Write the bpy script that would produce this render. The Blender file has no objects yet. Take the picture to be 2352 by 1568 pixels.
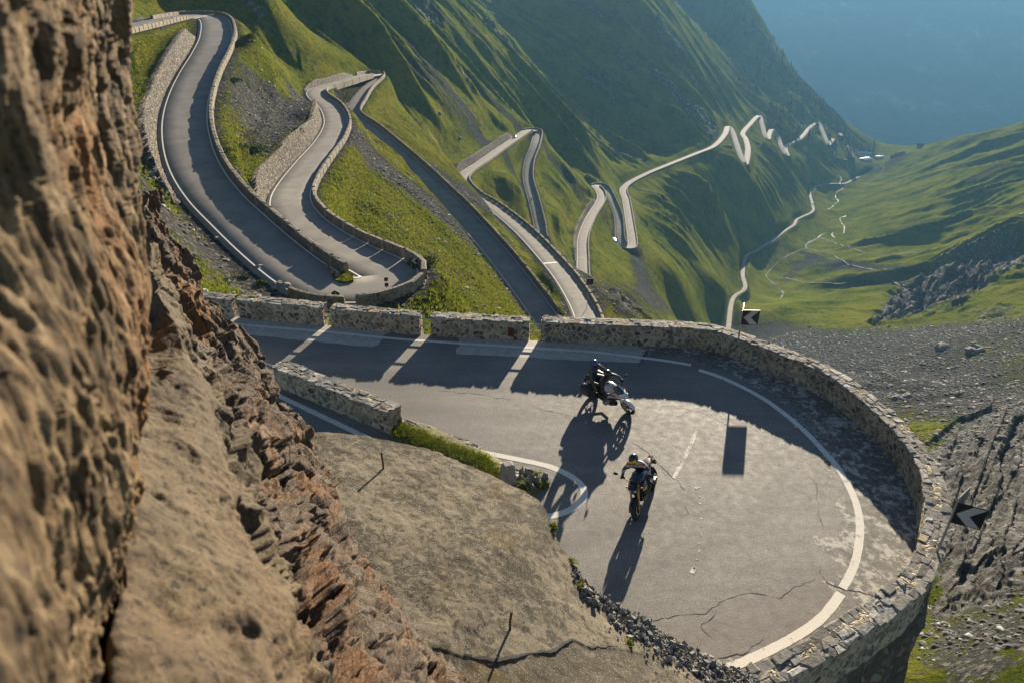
import bpy, bmesh, math, random
import numpy as np
from mathutils import Vector, Matrix, Euler
random.seed(7); np.random.seed(7)
scene = bpy.context.scene
COL = scene.collection
R = math.radians

# ------------------------------------------------------------------ camera
PITCH = R(29.0); CAMH = 13.3; FP = 1568.0
SP, CP = math.sin(PITCH), math.cos(PITCH)
cam_d = bpy.data.cameras.new("camera"); cam = bpy.data.objects.new("camera", cam_d); COL.objects.link(cam)
cam.location = (0, 0, CAMH); cam.rotation_euler = (R(90) - PITCH, 0, 0)
cam_d.sensor_width = 36; cam_d.lens = 24; cam_d.clip_start = 0.05; cam_d.clip_end = 20000
cam_d.dof.use_dof = True; cam_d.dof.focus_distance = 24; cam_d.dof.aperture_fstop = 1.9
scene.camera = cam
# ------------------------------------------------------------------ light
SUN_EL, SUN_AZ = R(13.3), R(18.8)
sd = Vector((math.sin(SUN_AZ)*math.cos(SUN_EL), math.cos(SUN_AZ)*math.cos(SUN_EL), math.sin(SUN_EL)))
sun_d = bpy.data.lights.new("sun", 'SUN'); sun_d.energy = 5.0; sun_d.angle = R(0.5); sun_d.color = (1.0, 0.86, 0.66)
sun = bpy.data.objects.new("sun", sun_d); COL.objects.link(sun)
sun.rotation_euler = sd.to_track_quat('Z', 'Y').to_euler()
W = bpy.data.worlds.new("World"); scene.world = W; W.use_nodes = True
wn = W.node_tree.nodes; wl = W.node_tree.links
sky = wn.new('ShaderNodeTexSky'); sky.sky_type = 'NISHITA'; sky.sun_disc = False
sky.sun_elevation = SUN_EL; sky.sun_rotation = SUN_AZ; sky.altitude = 2500
bg = wn['Background']; bg.inputs['Strength'].default_value = 0.05
wl.new(sky.outputs[0], bg.inputs['Color'])
vs = scene.view_settings
vs.view_transform = 'Standard'; vs.look = 'None'; vs.exposure = 1.62; vs.gamma = 1.0
cy = scene.cycles
cy.use_denoising = True; cy.max_bounces = 5; cy.diffuse_bounces = 3; cy.glossy_bounces = 2
cy.transmission_bounces = 4; cy.volume_bounces = 0; cy.caustics_reflective = False; cy.caustics_refractive = False
cy.sample_clamp_indirect = 6

# ------------------------------------------------------------------ helpers
def at_d(x, y, d):
    u = (x-1176.0)/FP; v = (y-784.0)/FP
    return Vector((u*d, d*(CP-v*SP), CAMH-d*(SP+v*CP)))
def at_z(x, y, z):
    v = (y-784.0)/FP
    return at_d(x, y, (CAMH-z)/(SP+v*CP))
def proj(P):
    X, Y, Z = P[..., 0], P[..., 1], P[..., 2]-CAMH
    d = Y*CP-Z*SP; up = Y*SP+Z*CP
    d = np.maximum(d, .1)
    return 1176+X/d*FP, 784-up/d*FP, d

def _h(ix, iy, iz):
    n = (ix.astype(np.int64)*374761393+iy.astype(np.int64)*668265263+iz.astype(np.int64)*2147483647) & 0xffffffff
    n = ((n ^ (n >> 13))*1274126177) & 0xffffffff
    n = ((n ^ (n >> 16))*2246822519) & 0xffffffff
    return ((n ^ (n >> 15)) & 0xffffff)/float(0xffffff)
def vnoise(x, y, z=0.0):
    x = np.asarray(x, float); y = np.asarray(y, float); z = np.broadcast_to(np.asarray(z, float), x.shape)
    ix, iy, iz = np.floor(x), np.floor(y), np.floor(z)
    fx, fy, fz = x-ix, y-iy, z-iz
    fx = fx*fx*fx*(fx*(fx*6-15)+10); fy = fy*fy*fy*(fy*(fy*6-15)+10); fz = fz*fz*fz*(fz*(fz*6-15)+10)
    r = 0
    for a in (0, 1):
        for b in (0, 1):
            for c in (0, 1):
                w = (fx if a else 1-fx)*(fy if b else 1-fy)*(fz if c else 1-fz)
                r = r+w*_h(ix+a, iy+b, iz+c)
    return r*2-1
def fbm(x, y, z=0.0, o=4, g=.5):
    r = 0; a = 1; t = 0
    for i in range(o):
        r = r+a*vnoise(np.asarray(x)*2**i+i*17.3, np.asarray(y)*2**i-i*9.1, np.asarray(z)*2**i+i*5.7); t += a; a *= g
    return r/t
def ridged(x, y, z=0.0, o=3):
    r = 0; a = 1; t = 0
    for i in range(o):
        n = 1-np.abs(vnoise(np.asarray(x)*2**i+i*31.7, np.asarray(y)*2**i+i*11.1, np.asarray(z)*2**i+i*3.7)); r = r+a*n*n; t += a; a *= .5
    return r/t
def worley(x, y, z):
    ix, iy, iz = np.floor(x), np.floor(y), np.floor(z)
    f1 = np.full(x.shape, 9.); f2 = f1.copy(); cid = np.zeros(x.shape)
    for a in (-1, 0, 1):
        for b in (-1, 0, 1):
            for c in (-1, 0, 1):
                jx, jy, jz = ix+a, iy+b, iz+c
                d = (jx+_h(jx, jy, jz)-x)**2+(jy+_h(jx+57, jy, jz)-y)**2+(jz+_h(jx, jy+91, jz)-z)**2
                m = d < f1
                f2 = np.where(m, f1, np.minimum(f2, d)); cid = np.where(m, _h(jx, jy+13, jz+29), cid); f1 = np.where(m, d, f1)
    return np.sqrt(f1), np.sqrt(f2), cid
def sstep(a, b, x):
    t = np.clip((x-a)/(b-a), 0, 1); return t*t*(3-2*t)

def mesh_np(name, V, F):
    me = bpy.data.meshes.new(name)
    V = np.asarray(V, np.float32); F = np.asarray(F, np.int32)
    me.vertices.add(len(V)); me.vertices.foreach_set('co', V.ravel())
    k = F.shape[1]
    me.loops.add(F.size); me.loops.foreach_set('vertex_index', F.ravel())
    me.polygons.add(len(F)); me.polygons.foreach_set('loop_start', np.arange(0, F.size, k, dtype=np.int32))
    me.polygons.foreach_set('loop_total', np.full(len(F), k, np.int32))
    me.update(calc_edges=True); me.validate()
    return me
def gridfaces(n, m, close=False):
    i = np.arange(n-1)[:, None]; j = np.arange(m if close else m-1)[None, :]
    j2 = (j+1) % m
    return np.stack([i*m+j, i*m+j2, (i+1)*m+j2, (i+1)*m+j], -1).reshape(-1, 4)
def attr(me, name, vals):
    a = me.attributes.new(name, 'FLOAT', 'POINT'); a.data.foreach_set('value', np.asarray(vals, np.float32).ravel())
def smooth(me, on=True):
    me.polygons.foreach_set('use_smooth', np.full(len(me.polygons), on)); me.update()
def link(name, me, mat=None, parent=None, loc=None):
    o = bpy.data.objects.new(name, me); COL.objects.link(o)
    if mat is not None and me is not None and len(me.materials) == 0: me.materials.append(mat)
    if parent is not None: o.parent = parent
    if loc is not None: o.location = loc
    return o
def tag(o, label=None, cat=None, group=None, kind=None):
    if label: o['label'] = label
    if cat: o['category'] = cat
    if group: o['group'] = group
    if kind: o['kind'] = kind
    return o
def empty(name, loc=(0, 0, 0), rot=(0, 0, 0)):
    o = bpy.data.objects.new(name, None); COL.objects.link(o); o.location = loc; o.rotation_euler = rot; o.empty_display_size = .2
    return o

class MB:
    """collects shapes; build() links them as ONE mesh object"""
    def __init__(s): s.v = []; s.f = []; s.m = []; s.mi = 0
    def add(s, V, F):
        n = len(s.v); s.v += [tuple(p) for p in V]
        for f in F: s.f.append(tuple(i+n for i in f)); s.m.append(s.mi)
    def box(s, c, h, M=None, j=0.0):
        V = []
        for a in (-1, 1):
            for b in (-1, 1):
                for d in (-1, 1):
                    p = Vector((a*h[0], b*h[1], d*h[2]))
                    if j: p += Vector((random.uniform(-j, j), random.uniform(-j, j), random.uniform(-j, j)))
                    if M is not None: p = M @ p
                    V.append(p+Vector(c))
        s.add(V, [(0, 1, 3, 2), (4, 6, 7, 5), (0, 4, 5, 1), (2, 3, 7, 6), (0, 2, 6, 4), (1, 5, 7, 3)])
    def tube(s, pts, r, n=8, cap=True):
        pts = [Vector(p) for p in pts]; k = len(pts)
        rs = r if isinstance(r, (list, tuple)) else [r]*k
        V = []; ref = Vector((0, 0, 1))
        for i, p in enumerate(pts):
            t = (pts[min(i+1, k-1)]-pts[max(i-1, 0)]).normalized()
            if abs(t.dot(ref)) > .95: ref = Vector((0, 1, 0)) if abs(t.y) < .9 else Vector((1, 0, 0))
            a = t.cross(ref).normalized(); b = a.cross(t)
            for q in range(n):
                an = 2*math.pi*q/n; V.append(p+(a*math.cos(an)+b*math.sin(an))*rs[i])
        F = [(i*n+q, i*n+(q+1) % n, (i+1)*n+(q+1) % n, (i+1)*n+q) for i in range(k-1) for q in range(n)]
        if cap: F += [tuple(range(n-1, -1, -1)), tuple((k-1)*n+q for q in range(n))]
        s.add(V, F)
    def lathe(s, prof, c=(0, 0, 0), axis='z', n=24, closed=False):
        V = []; k = len(prof)
        for (r, h) in prof:
            for q in range(n):
                a = 2*math.pi*q/n; x, y = r*math.cos(a), r*math.sin(a)
                p = (x, y, h) if axis == 'z' else ((x, h, y) if axis == 'y' else (h, x, y))
                V.append(Vector(p)+Vector(c))
        F = [(i*n+q, i*n+(q+1) % n, ((i+1) % k)*n+(q+1) % n, ((i+1) % k)*n+q) for i in range(k if closed else k-1) for q in range(n)]
        s.add(V, F)
    def loft(s, secs, n=16, e=2.6, cap=True):
        """secs: (x, y, z, halfwidth_y, halfheight_z) sections along x, superellipse outlines"""
        V = []
        for (x, y, z, w, h) in secs:
            for q in range(n):
                a = 2*math.pi*q/n; ca, sa = math.cos(a), math.sin(a)
                V.append((x, y+w*math.copysign(abs(ca)**(2/e), ca), z+h*math.copysign(abs(sa)**(2/e), sa)))
        k = len(secs)
        F = [(i*n+q, i*n+(q+1) % n, (i+1)*n+(q+1) % n, (i+1)*n+q) for i in range(k-1) for q in range(n)]
        if cap: F += [tuple(range(n-1, -1, -1)), tuple((k-1)*n+q for q in range(n))]
        s.add(V, F)
    def sphere(s, c, r, n=16, k=10, M=None):
        V = []
        for i in range(k+1):
            th = math.pi*i/k
            for q in range(n):
                a = 2*math.pi*q/n
                p = Vector((r[0]*math.sin(th)*math.cos(a), r[1]*math.sin(th)*math.sin(a), r[2]*math.cos(th)))
                if M is not None: p = M @ p
                V.append(p+Vector(c))
        s.add(V, [(i*n+q, (i+1)*n+q, (i+1)*n+(q+1) % n, i*n+(q+1) % n) for i in range(k) for q in range(n)])
    def prism(s, poly, y0, y1, axis='y'):
        n = len(poly)
        if axis == 'y': V = [(p[0], y0, p[1]) for p in poly]+[(p[0], y1, p[1]) for p in poly]
        else: V = [(p[0], p[1], y0) for p in poly]+[(p[0], p[1], y1) for p in poly]
        s.add(V, [tuple(range(n)), tuple(range(2*n-1, n-1, -1))]+[(i, i+n, (i+1) % n+n, (i+1) % n) for i in range(n)])
    def build(s, name, mat, parent=None, sm=True, bevel=0.0, loc=None):
        me = bpy.data.meshes.new(name); me.from_pydata([tuple(v) for v in s.v], [], s.f); me.validate()
        for q in (mat if isinstance(mat, (list, tuple)) else [mat]): me.materials.append(q)
        if max(s.m, default=0) > 0: me.polygons.foreach_set('material_index', s.m)
        bm = bmesh.new(); bm.from_mesh(me); bmesh.ops.recalc_face_normals(bm, faces=bm.faces)
        if bevel: bmesh.ops.bevel(bm, geom=bm.edges[:], offset=bevel, segments=1, affect='EDGES', clamp_overlap=True)
        bm.to_mesh(me); bm.free()
        if sm:
            smooth(me)
            try: me.set_sharp_from_angle(angle=R(40))
            except Exception: pass
        return link(name, me, None, parent, loc)

def catmull(P, n=8):
    P = [np.asarray(p, float) for p in P]; out = []
    Q = [2*P[0]-P[1]]+P+[2*P[-1]-P[-2]]
    for i in range(1, len(Q)-2):
        for k in range(n):
            t = k/n
            out.append(.5*((2*Q[i])+(-Q[i-1]+Q[i+1])*t+(2*Q[i-1]-5*Q[i]+4*Q[i+1]-Q[i+2])*t*t+(-Q[i-1]+3*Q[i]-3*Q[i+1]+Q[i+2])*t**3))
    out.append(Q[-2]); return np.array(out)
def resample(P, step):
    P = np.asarray(P, float); L = np.r_[0, np.cumsum(np.linalg.norm(np.diff(P[:, :2], axis=0), axis=1))]
    n = max(2, int(round(L[-1]/step))+1); s = np.linspace(0, L[-1], n)
    return np.stack([np.interp(s, L, P[:, k]) for k in range(P.shape[1])], 1), s
def perp(P):
    T = np.gradient(P[:, :2], axis=0); T /= np.maximum(np.linalg.norm(T, axis=1, keepdims=True), 1e-9)
    return T, np.stack([-T[:, 1], T[:, 0]], 1)       # left normal

# ------------------------------------------------------------------ materials
class NT:
    def __init__(s, name):
        s.mat = bpy.data.materials.new(name); s.mat.use_nodes = True
        s.n = s.mat.node_tree.nodes; s.l = s.mat.node_tree.links; s.b = s.n['Principled BSDF']
    def new(s, t, **k):
        o = s.n.new(t)
        for a, v in k.items(): setattr(o, a, v)
        return o
    def set(s, sock, v):
        if hasattr(v, 'is_output') or isinstance(v, bpy.types.NodeSocket): s.l.new(v, sock)
        else: sock.default_value = (v if not (isinstance(v, tuple) and len(v) == 3 and sock.type == 'RGBA') else (*v, 1))
    def pos(s, scale=(1, 1, 1), rot=(0, 0, 0), loc=(0, 0, 0)):
        g = s.new('ShaderNodeNewGeometry'); m = s.new('ShaderNodeMapping')
        s.l.new(g.outputs['Position'], m.inputs[0]); m.inputs['Scale'].default_value = scale; m.inputs['Rotation'].default_value = rot; m.inputs['Location'].default_value = loc
        return m.outputs[0]
    def obj(s, scale=(1, 1, 1)):
        g = s.new('ShaderNodeTexCoord'); m = s.new('ShaderNodeMapping'); s.l.new(g.outputs['Object'], m.inputs[0]); m.inputs['Scale'].default_value = scale
        return m.outputs[0]
    def noise(s, v, sc, det=4, rough=.55, dist=0.0, out=0):
        o = s.new('ShaderNodeTexNoise'); s.l.new(v, o.inputs['Vector']); o.inputs['Scale'].default_value = sc; o.inputs['Detail'].default_value = det
        o.inputs['Roughness'].default_value = rough; o.inputs['Distortion'].default_value = dist
        return o.outputs[out]
    def vor(s, v, sc, feat='F1', out='Distance', rnd=1.0):
        o = s.new('ShaderNodeTexVoronoi', feature=feat); s.l.new(v, o.inputs['Vector']); o.inputs['Scale'].default_value = sc; o.inputs['Randomness'].default_value = rnd
        return o.outputs[out]
    def ramp(s, f, *st, interp='LINEAR'):
        o = s.new('ShaderNodeValToRGB'); s.l.new(f, o.inputs[0]); cr = o.color_ramp; cr.interpolation = interp
        while len(cr.elements) < len(st): cr.elements.new(.5)
        for e, (p, c) in zip(cr.elements, st):
            e.position = p; e.color = (c, c, c, 1) if not isinstance(c, tuple) else (*c, 1)
        return o.outputs[0]
    def mix(s, f, a, b, mode='MIX'):
        o = s.new('ShaderNodeMix', data_type='RGBA', blend_type=mode); s.set(o.inputs[0], f); s.set(o.inputs[6], a); s.set(o.inputs[7], b)
        return o.outputs[2]
    def math(s, op, a, b=0.0, c=None, clamp=False):
        o = s.new('ShaderNodeMath', operation=op, use_clamp=clamp); s.set(o.inputs[0], a); s.set(o.inputs[1], b)
        if c is not None: s.set(o.inputs[2], c)
        return o.outputs[0]
    def attr(s, name):
        o = s.new('ShaderNodeAttribute', attribute_name=name); return o.outputs['Fac']
    def bump(s, h, st=.5, dist=.02, prev=None):
        o = s.new('ShaderNodeBump'); s.set(o.inputs['Height'], h); o.inputs['Strength'].default_value = st; o.inputs['Distance'].default_value = dist
        if prev is not None: s.l.new(prev, o.inputs['Normal'])
        return o.outputs[0]
    def done(s, color, rough=.9, normal=None, metal=0.0, spec=.3, **kw):
        s.set(s.b.inputs['Base Color'], color); s.set(s.b.inputs['Roughness'], rough); s.set(s.b.inputs['Metallic'], metal)
        s.b.inputs['Specular IOR Level'].default_value = spec
        if normal is not None: s.l.new(normal, s.b.inputs['Normal'])
        for k, v in kw.items(): s.set(s.b.inputs[k], v)
        return s.mat

def plain(name, col, rough=.5, metal=0.0, var=.25, sc=8.0, spec=.4, **kw):
    t = NT(name); v = t.obj(); n = t.noise(v, sc, 5)
    lo = tuple(c*(1-var) for c in col); hi = tuple(min(1, c*(1+var)) for c in col)
    r = t.math('ADD', t.math('MULTIPLY', t.noise(v, sc*3, 3), .2), max(.02, rough-.1))
    return t.done(t.ramp(n, (.3, lo), (.7, hi)), r, None, metal, spec, **kw)

def m_terrain():
    t = NT("alpine_ground"); v = t.pos()
    sc = t.attr('scree'); rk = t.attr('rock'); far = t.attr('far')
    n1 = t.noise(v, .035, 6, .6); n2 = t.noise(v, .35, 6, .65); n3 = t.noise(v, 2.2, 5, .7); n4 = t.noise(v, .008, 5, .55)
    g = t.mix(t.ramp(n2, (.36, 0.), (.64, 1.)), (.065, .09, .010), (.265, .265, .03))
    g = t.mix(t.ramp(n1, (.42, 0.), (.66, .75)), g, (.22, .19, .035))
    g = t.mix(t.ramp(n3, (.38, .8), (.58, 0.)), g, (.022, .036, .006))
    n5 = t.noise(t.pos((1.2, .45, .8), (0, 0, -.56)), .11, 9, .72, .4)
    g = t.mix(t.ramp(n5, (.36, .85), (.47, 0.)), g, (.026, .045, .007))
    g = t.mix(t.ramp(n5, (.56, 0.), (.66, .6)), g, (.21, .175, .04))
    g = t.mix(t.math('MULTIPLY', far, .45), g, t.mix(t.ramp(n1, (.35, 0.), (.65, 1.)), (.055, .10, .007), (.225, .25, .028)))
    cell = t.vor(v, 3.2, 'F1', 'Color'); cs = t.new('ShaderNodeSeparateColor'); t.l.new(cell, cs.inputs[0])
    stone = t.ramp(cs.outputs[0], (0., (.028, .028, .028)), (.5, (.072, .071, .069)), (.85, (.13, .128, .122)), (1., (.33, .32, .30)))
    gravel = t.mix(t.ramp(n3, (.35, 0.), (.65, 1.)), (.04, .04, .039), (.095, .093, .09))
    stone = t.mix(.45, stone, gravel)
    thr = t.math('ADD', sc, t.math('ADD', t.math('MULTIPLY', t.math('SUBTRACT', n2, .5), 1.5), t.math('MULTIPLY', t.math('SUBTRACT', n3, .5), 1.3)))
    fac = t.ramp(thr, (.47, 0.), (.60, 1.))
    c = t.mix(fac, g, stone)
    rv = t.pos((.9, .22, .6), (0.2, .35, -.64)); rn = t.noise(rv, .8, 8, .68, .6); rn2 = t.noise(rv, .1, 4)
    rc = t.ramp(rn, (.34, (.035, .034, .035)), (.46, (.11, .108, .105)), (.56, (.22, .215, .205)), (.68, (.40, .395, .375)))
    rc = t.mix(t.ramp(rn2, (.45, 0.), (.7, .3)), rc, (.15, .13, .10))
    rthr = t.math('ADD', rk, t.math('MULTIPLY', t.math('SUBTRACT', n2, .5), 1.1))
    c = t.mix(t.ramp(rthr, (.47, 0.), (.56, 1.)), c, rc)
    h = t.math('ADD', t.math('MULTIPLY', n3, .5), t.math('ADD', t.math('MULTIPLY', n2, 1.2), t.math('MULTIPLY', cs.outputs[1], t.math('MULTIPLY', fac, .5))))
    b = t.bump(h, 1., .7)
    b = t.bump(t.math('MULTIPLY', rn, rk), 1., .9, b)
    b = t.bump(t.math('ADD', n5, t.math('MULTIPLY', n1, .8)), .7, 3.2, b)
    return t.done(c, 1., b, 0, 0.)

def m_asphalt(name, near=False, lo=(.21, .197, .178), hi=(.31, .29, .262)):
    t = NT(name); v = t.pos()
    n1 = t.noise(v, .35, 5, .6); n2 = t.noise(v, 4.0, 5, .6)
    c = t.mix(t.ramp(n1, (.3, 0.), (.7, 1.)), lo, hi)
    c = t.mix(t.ramp(n2, (.3, .25), (.7, 0.)), c, (.06, .057, .055))
    if near:
        gr = t.noise(v, 21., 4, .85); sp = t.vor(v, 60., 'F1', 'Distance')
        c = t.mix(t.ramp(gr, (.36, .75), (.5, 0.)), c, (.05, .047, .045))
        c = t.mix(t.ramp(gr, (.54, 0.), (.68, .7)), c, (.46, .42, .36))
        st = t.noise(t.pos((.25, 1.6, 1), (0, 0, -.2)), 1.1, 6, .62)
        c = t.mix(t.ramp(st, (.42, .5), (.62, 0.)), c, t.mix(.5, c, (.075, .07, .066)))
        c = t.mix(t.math('MULTIPLY', t.attr('track'), t.ramp(n2, (.3, .55), (.7, .2))), c, (.085, .08, .074))
        c = t.mix(t.math('MULTIPLY', t.attr('patch'), .55), c, (.155, .132, .118))
        ed = t.attr('edge'); wid = t.attr('worn')
        en = t.noise(v, .9, 6, .62, .3); e2 = t.noise(v, 5.5, 6, .7)
        # pale worn cement gutter along the parapet
        thr = t.math('SUBTRACT', wid, t.math('ADD', ed, t.math('MULTIPLY', t.math('SUBTRACT', en, .5), t.attr('rag'))))
        f = t.ramp(thr, (.0, 0.), (.04, 1.))
        hole = t.ramp(t.math('ADD', t.math('MULTIPLY', e2, .5), t.math('MULTIPLY', t.noise(v, 1.7, 6, .7, .8), .6)), (.55, 1.), (.62, 0.))
        hf = t.math('MULTIPLY', f, t.math('SUBTRACT', 1., t.math('MULTIPLY', hole, t.attr('holes'))))
        c = t.mix(f, c, t.mix(t.ramp(e2, (.35, 0.), (.65, 1.)), (.085, .08, .072), (.19, .175, .15)))
        c = t.mix(hf, c, t.mix(t.ramp(n2, (.3, 0.), (.7, 1.)), (.33, .31, .265), (.52, .485, .42)))
        b = t.bump(t.math('ADD', gr, t.math('MULTIPLY', e2, .6)), .55, .012)
        b = t.bump(n1, .3, .05, b)
        return t.done(c, t.ramp(n2, (.3, .62), (.7, .8)), b, 0, .35)
    b = t.bump(n2, .3, .03)
    return t.done(c, .84, b, 0, .08)

def m_masonry(name, sc=3.0, mortar=(.30, .265, .20), tint=1.0, flat=1.0, dark=1.0):
    t = NT(name); v0 = t.pos((1, 1, flat))
    wob = t.new('ShaderNodeVectorMath', operation='ADD'); nz = t.new('ShaderNodeTexNoise'); t.l.new(v0, nz.inputs['Vector']); nz.inputs['Scale'].default_value = 3.5; nz.inputs['Detail'].default_value = 3
    sb = t.new('ShaderNodeVectorMath', operation='SCALE'); t.l.new(nz.outputs['Color'], sb.inputs[0]); sb.inputs['Scale'].default_value = .34
    t.l.new(v0, wob.inputs[0]); t.l.new(sb.outputs[0], wob.inputs[1]); v = wob.outputs[0]
    e = t.vor(v, sc, 'DISTANCE_TO_EDGE'); col = t.vor(v, sc, 'F1', 'Color')
    cs = t.new('ShaderNodeSeparateColor'); t.l.new(col, cs.inputs[0])
    D = lambda c: tuple(x*dark for x in c)
    st = t.ramp(cs.outputs[0], (0., D((.08, .072, .062))), (.35, D((.16, .14, .112))), (.6, D((.21, .185, .145))), (.8, D((.30, .25, .175))), (.93, D((.21, .115, .06))), (1., D((.33, .30, .25))))
    fn = t.noise(v0, 18., 5, .7); st = t.mix(t.ramp(fn, (.3, .5), (.6, 0.)), st, D((.045, .04, .035)))
    wide = t.math('ADD', .02, t.math('MULTIPLY', cs.outputs[1], .24))
    f = t.ramp(t.math('SUBTRACT', e, wide), (.0, 1.), (.035, 0.))
    mo = t.mix(t.ramp(t.noise(v0, 7., 4), (.35, 0.), (.65, 1.)), tuple(x*.72 for x in mortar), tuple(x*1.15 for x in mortar))
    c = t.mix(f, st, mo)
    big = t.noise(v0, .8, 4); c = t.mix(t.ramp(big, (.55, 0.), (.75, .45)), c, (.10, .085, .065))
    b = t.bump(t.math('ADD', t.ramp(e, (.0, 0.), (.14, 1.)), t.math('MULTIPLY', fn, .5)), .8, .05)
    return t.done(c, .9, b, 0, .15)

def m_cap():
    t = NT("coping_slate"); v = t.pos()
    g = t.new('ShaderNodeNewGeometry'); rnd = g.outputs['Random Per Island']
    c = t.ramp(rnd, (0., (.19, .175, .15)), (.3, (.30, .28, .24)), (.55, (.24, .225, .20)), (.75, (.36, .34, .30)), (.92, (.48, .455, .40)), (.985, (.36, .23, .11)))
    n = t.noise(v, 9., 6, .7); c = t.mix(t.ramp(n, (.38, .75), (.56, 0.)), c, (.075, .07, .06))
    return t.done(c, .85, t.bump(n, .7, .03), 0, .2)

def m_rock(name, cols, sc=1.0, stretch=(1, 1, 1), rot=(0, 0, 0), bumpd=.06, rust=.5, pits=.6, mf=.34):
    t = NT(name); v = t.pos(stretch, rot)
    n = t.noise(v, 1.3*sc, 8, .66, .7); m = t.noise(v, mf*sc, 5, .6, .3); bigv = t.noise(v, .12*sc, 5, .65, .4); f = t.noise(v, 9*sc, 8, .72, .2)
    k = len(cols); c = t.ramp(n, *[(.28+.46*i/(k-1), cols[i]) for i in range(k)])
    c = t.mix(t.ramp(m, (.50, 0.), (.66, rust)), c, t.ramp(f, (.3, (.11, .042, .014)), (.7, (.34, .155, .05))))
    c = t.mix(t.ramp(f, (.33, .7), (.5, 0.)), c, (.03, .026, .022))
    p = t.noise(v, 3.6*sc, 5, .6, .5); c = t.mix(t.ramp(p, (.34, pits), (.44, 0.)), c, (.028, .024, .02))
    c = t.mix(t.ramp(bigv, (.36, .7), (.48, 0.)), c, t.mix(.55, c, (.03, .025, .022)))
    h = t.math('ADD', t.math('MULTIPLY', f, .6), t.math('ADD', n, t.math('MULTIPLY', p, .9)))
    return t.done(c, .88, t.bump(h, .9, bumpd), 0, .2)

def m_slab():
    t = NT("weathered_concrete"); v = t.pos()
    n = t.noise(v, .9, 6, .62, .4); m = t.noise(v, 5.5, 7, .70, .9); f = t.noise(v, 38., 4, .75)
    rb = t.attr('rub'); lw = t.attr('low')
    c = t.mix(t.ramp(n, (.3, 0.), (.7, 1.)), (.108, .09, .064), (.19, .162, .116))
    d = t.ramp(t.math('ADD', t.math('MULTIPLY', m, .70), t.math('ADD', t.math('MULTIPLY', n, .34), t.math('MULTIPLY', lw, -.07))), (.482, 1.), (.53, 0.))
    c = t.mix(t.math('MULTIPLY', d, .9), c, t.mix(t.ramp(f, (.4, 0.), (.65, 1.)), (.022, .02, .017), (.09, .078, .056)))
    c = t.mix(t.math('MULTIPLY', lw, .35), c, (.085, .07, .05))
    moss = t.noise(v, .7, 4, .5); c = t.mix(t.ramp(t.math('ADD', moss, t.math('MULTIPLY', d, .12)), (.72, 0.), (.80, .5)), c, (.10, .065, .014))
    c = t.mix(t.ramp(f, (.36, .75), (.47, 0.)), c, (.06, .05, .04)); c = t.mix(t.ramp(f, (.58, 0.), (.70, .8)), c, (.46, .43, .37))
    g = t.vor(v, 16., 'F1', 'Color'); cs = t.new('ShaderNodeSeparateColor'); t.l.new(g, cs.inputs[0])
    rub = t.ramp(cs.outputs[0], (0., (.035, .034, .033)), (.6, (.13, .125, .115)), (1., (.34, .32, .28)))
    fr = t.ramp(t.math('ADD', rb, t.math('MULTIPLY', t.math('SUBTRACT', m, .5), .8)), (.46, 0.), (.56, 1.))
    c = t.mix(fr, c, rub)
    h = t.math('ADD', t.math('MULTIPLY', m, .45), t.math('ADD', t.math('MULTIPLY', f, .35), t.math('MULTIPLY', t.math('MULTIPLY', cs.outputs[1], fr), 1.6)))
    return t.done(c, .9, t.bump(h, .7, .035), 0, .15)

def m_paint(name="road_paint", wear=.42, under=(.19, .175, .155)):
    t = NT(name); v = t.pos(); n = t.noise(v, 3.2, 8, .75); f = t.noise(v, 30., 4, .7)
    k = t.math('ADD', t.math('MULTIPLY', n, .7), t.math('MULTIPLY', f, .3))
    c = t.mix(t.ramp(k, (wear-.05, 0.), (wear+.02, 1.)), under, t.mix(t.ramp(f, (.3, 0.), (.7, 1.)), (.56, .53, .47), (.74, .70, .62)))
    return t.done(c, .75, t.bump(k, .3, .008), 0, .3)

def m_grass():
    t = NT("grass_blades"); g = t.new('ShaderNodeNewGeometry'); rnd = g.outputs['Random Per Island']
    c = t.ramp(rnd, (0., (.07, .11, .008)), (.5, (.15, .19, .015)), (.85, (.25, .26, .03)), (1., (.30, .25, .08)))
    m = t.done(c, .8, None, 0, .15)
    tr = t.new('ShaderNodeBsdfTranslucent'); t.l.new(c, tr.inputs[0]); mx = t.new('ShaderNodeMixShader'); mx.inputs[0].default_value = .4
    t.l.new(t.b.outputs[0], mx.inputs[1]); t.l.new(tr.outputs[0], mx.inputs[2]); t.l.new(mx.outputs[0], t.n['Material Output'].inputs[0])
    return m

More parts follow.
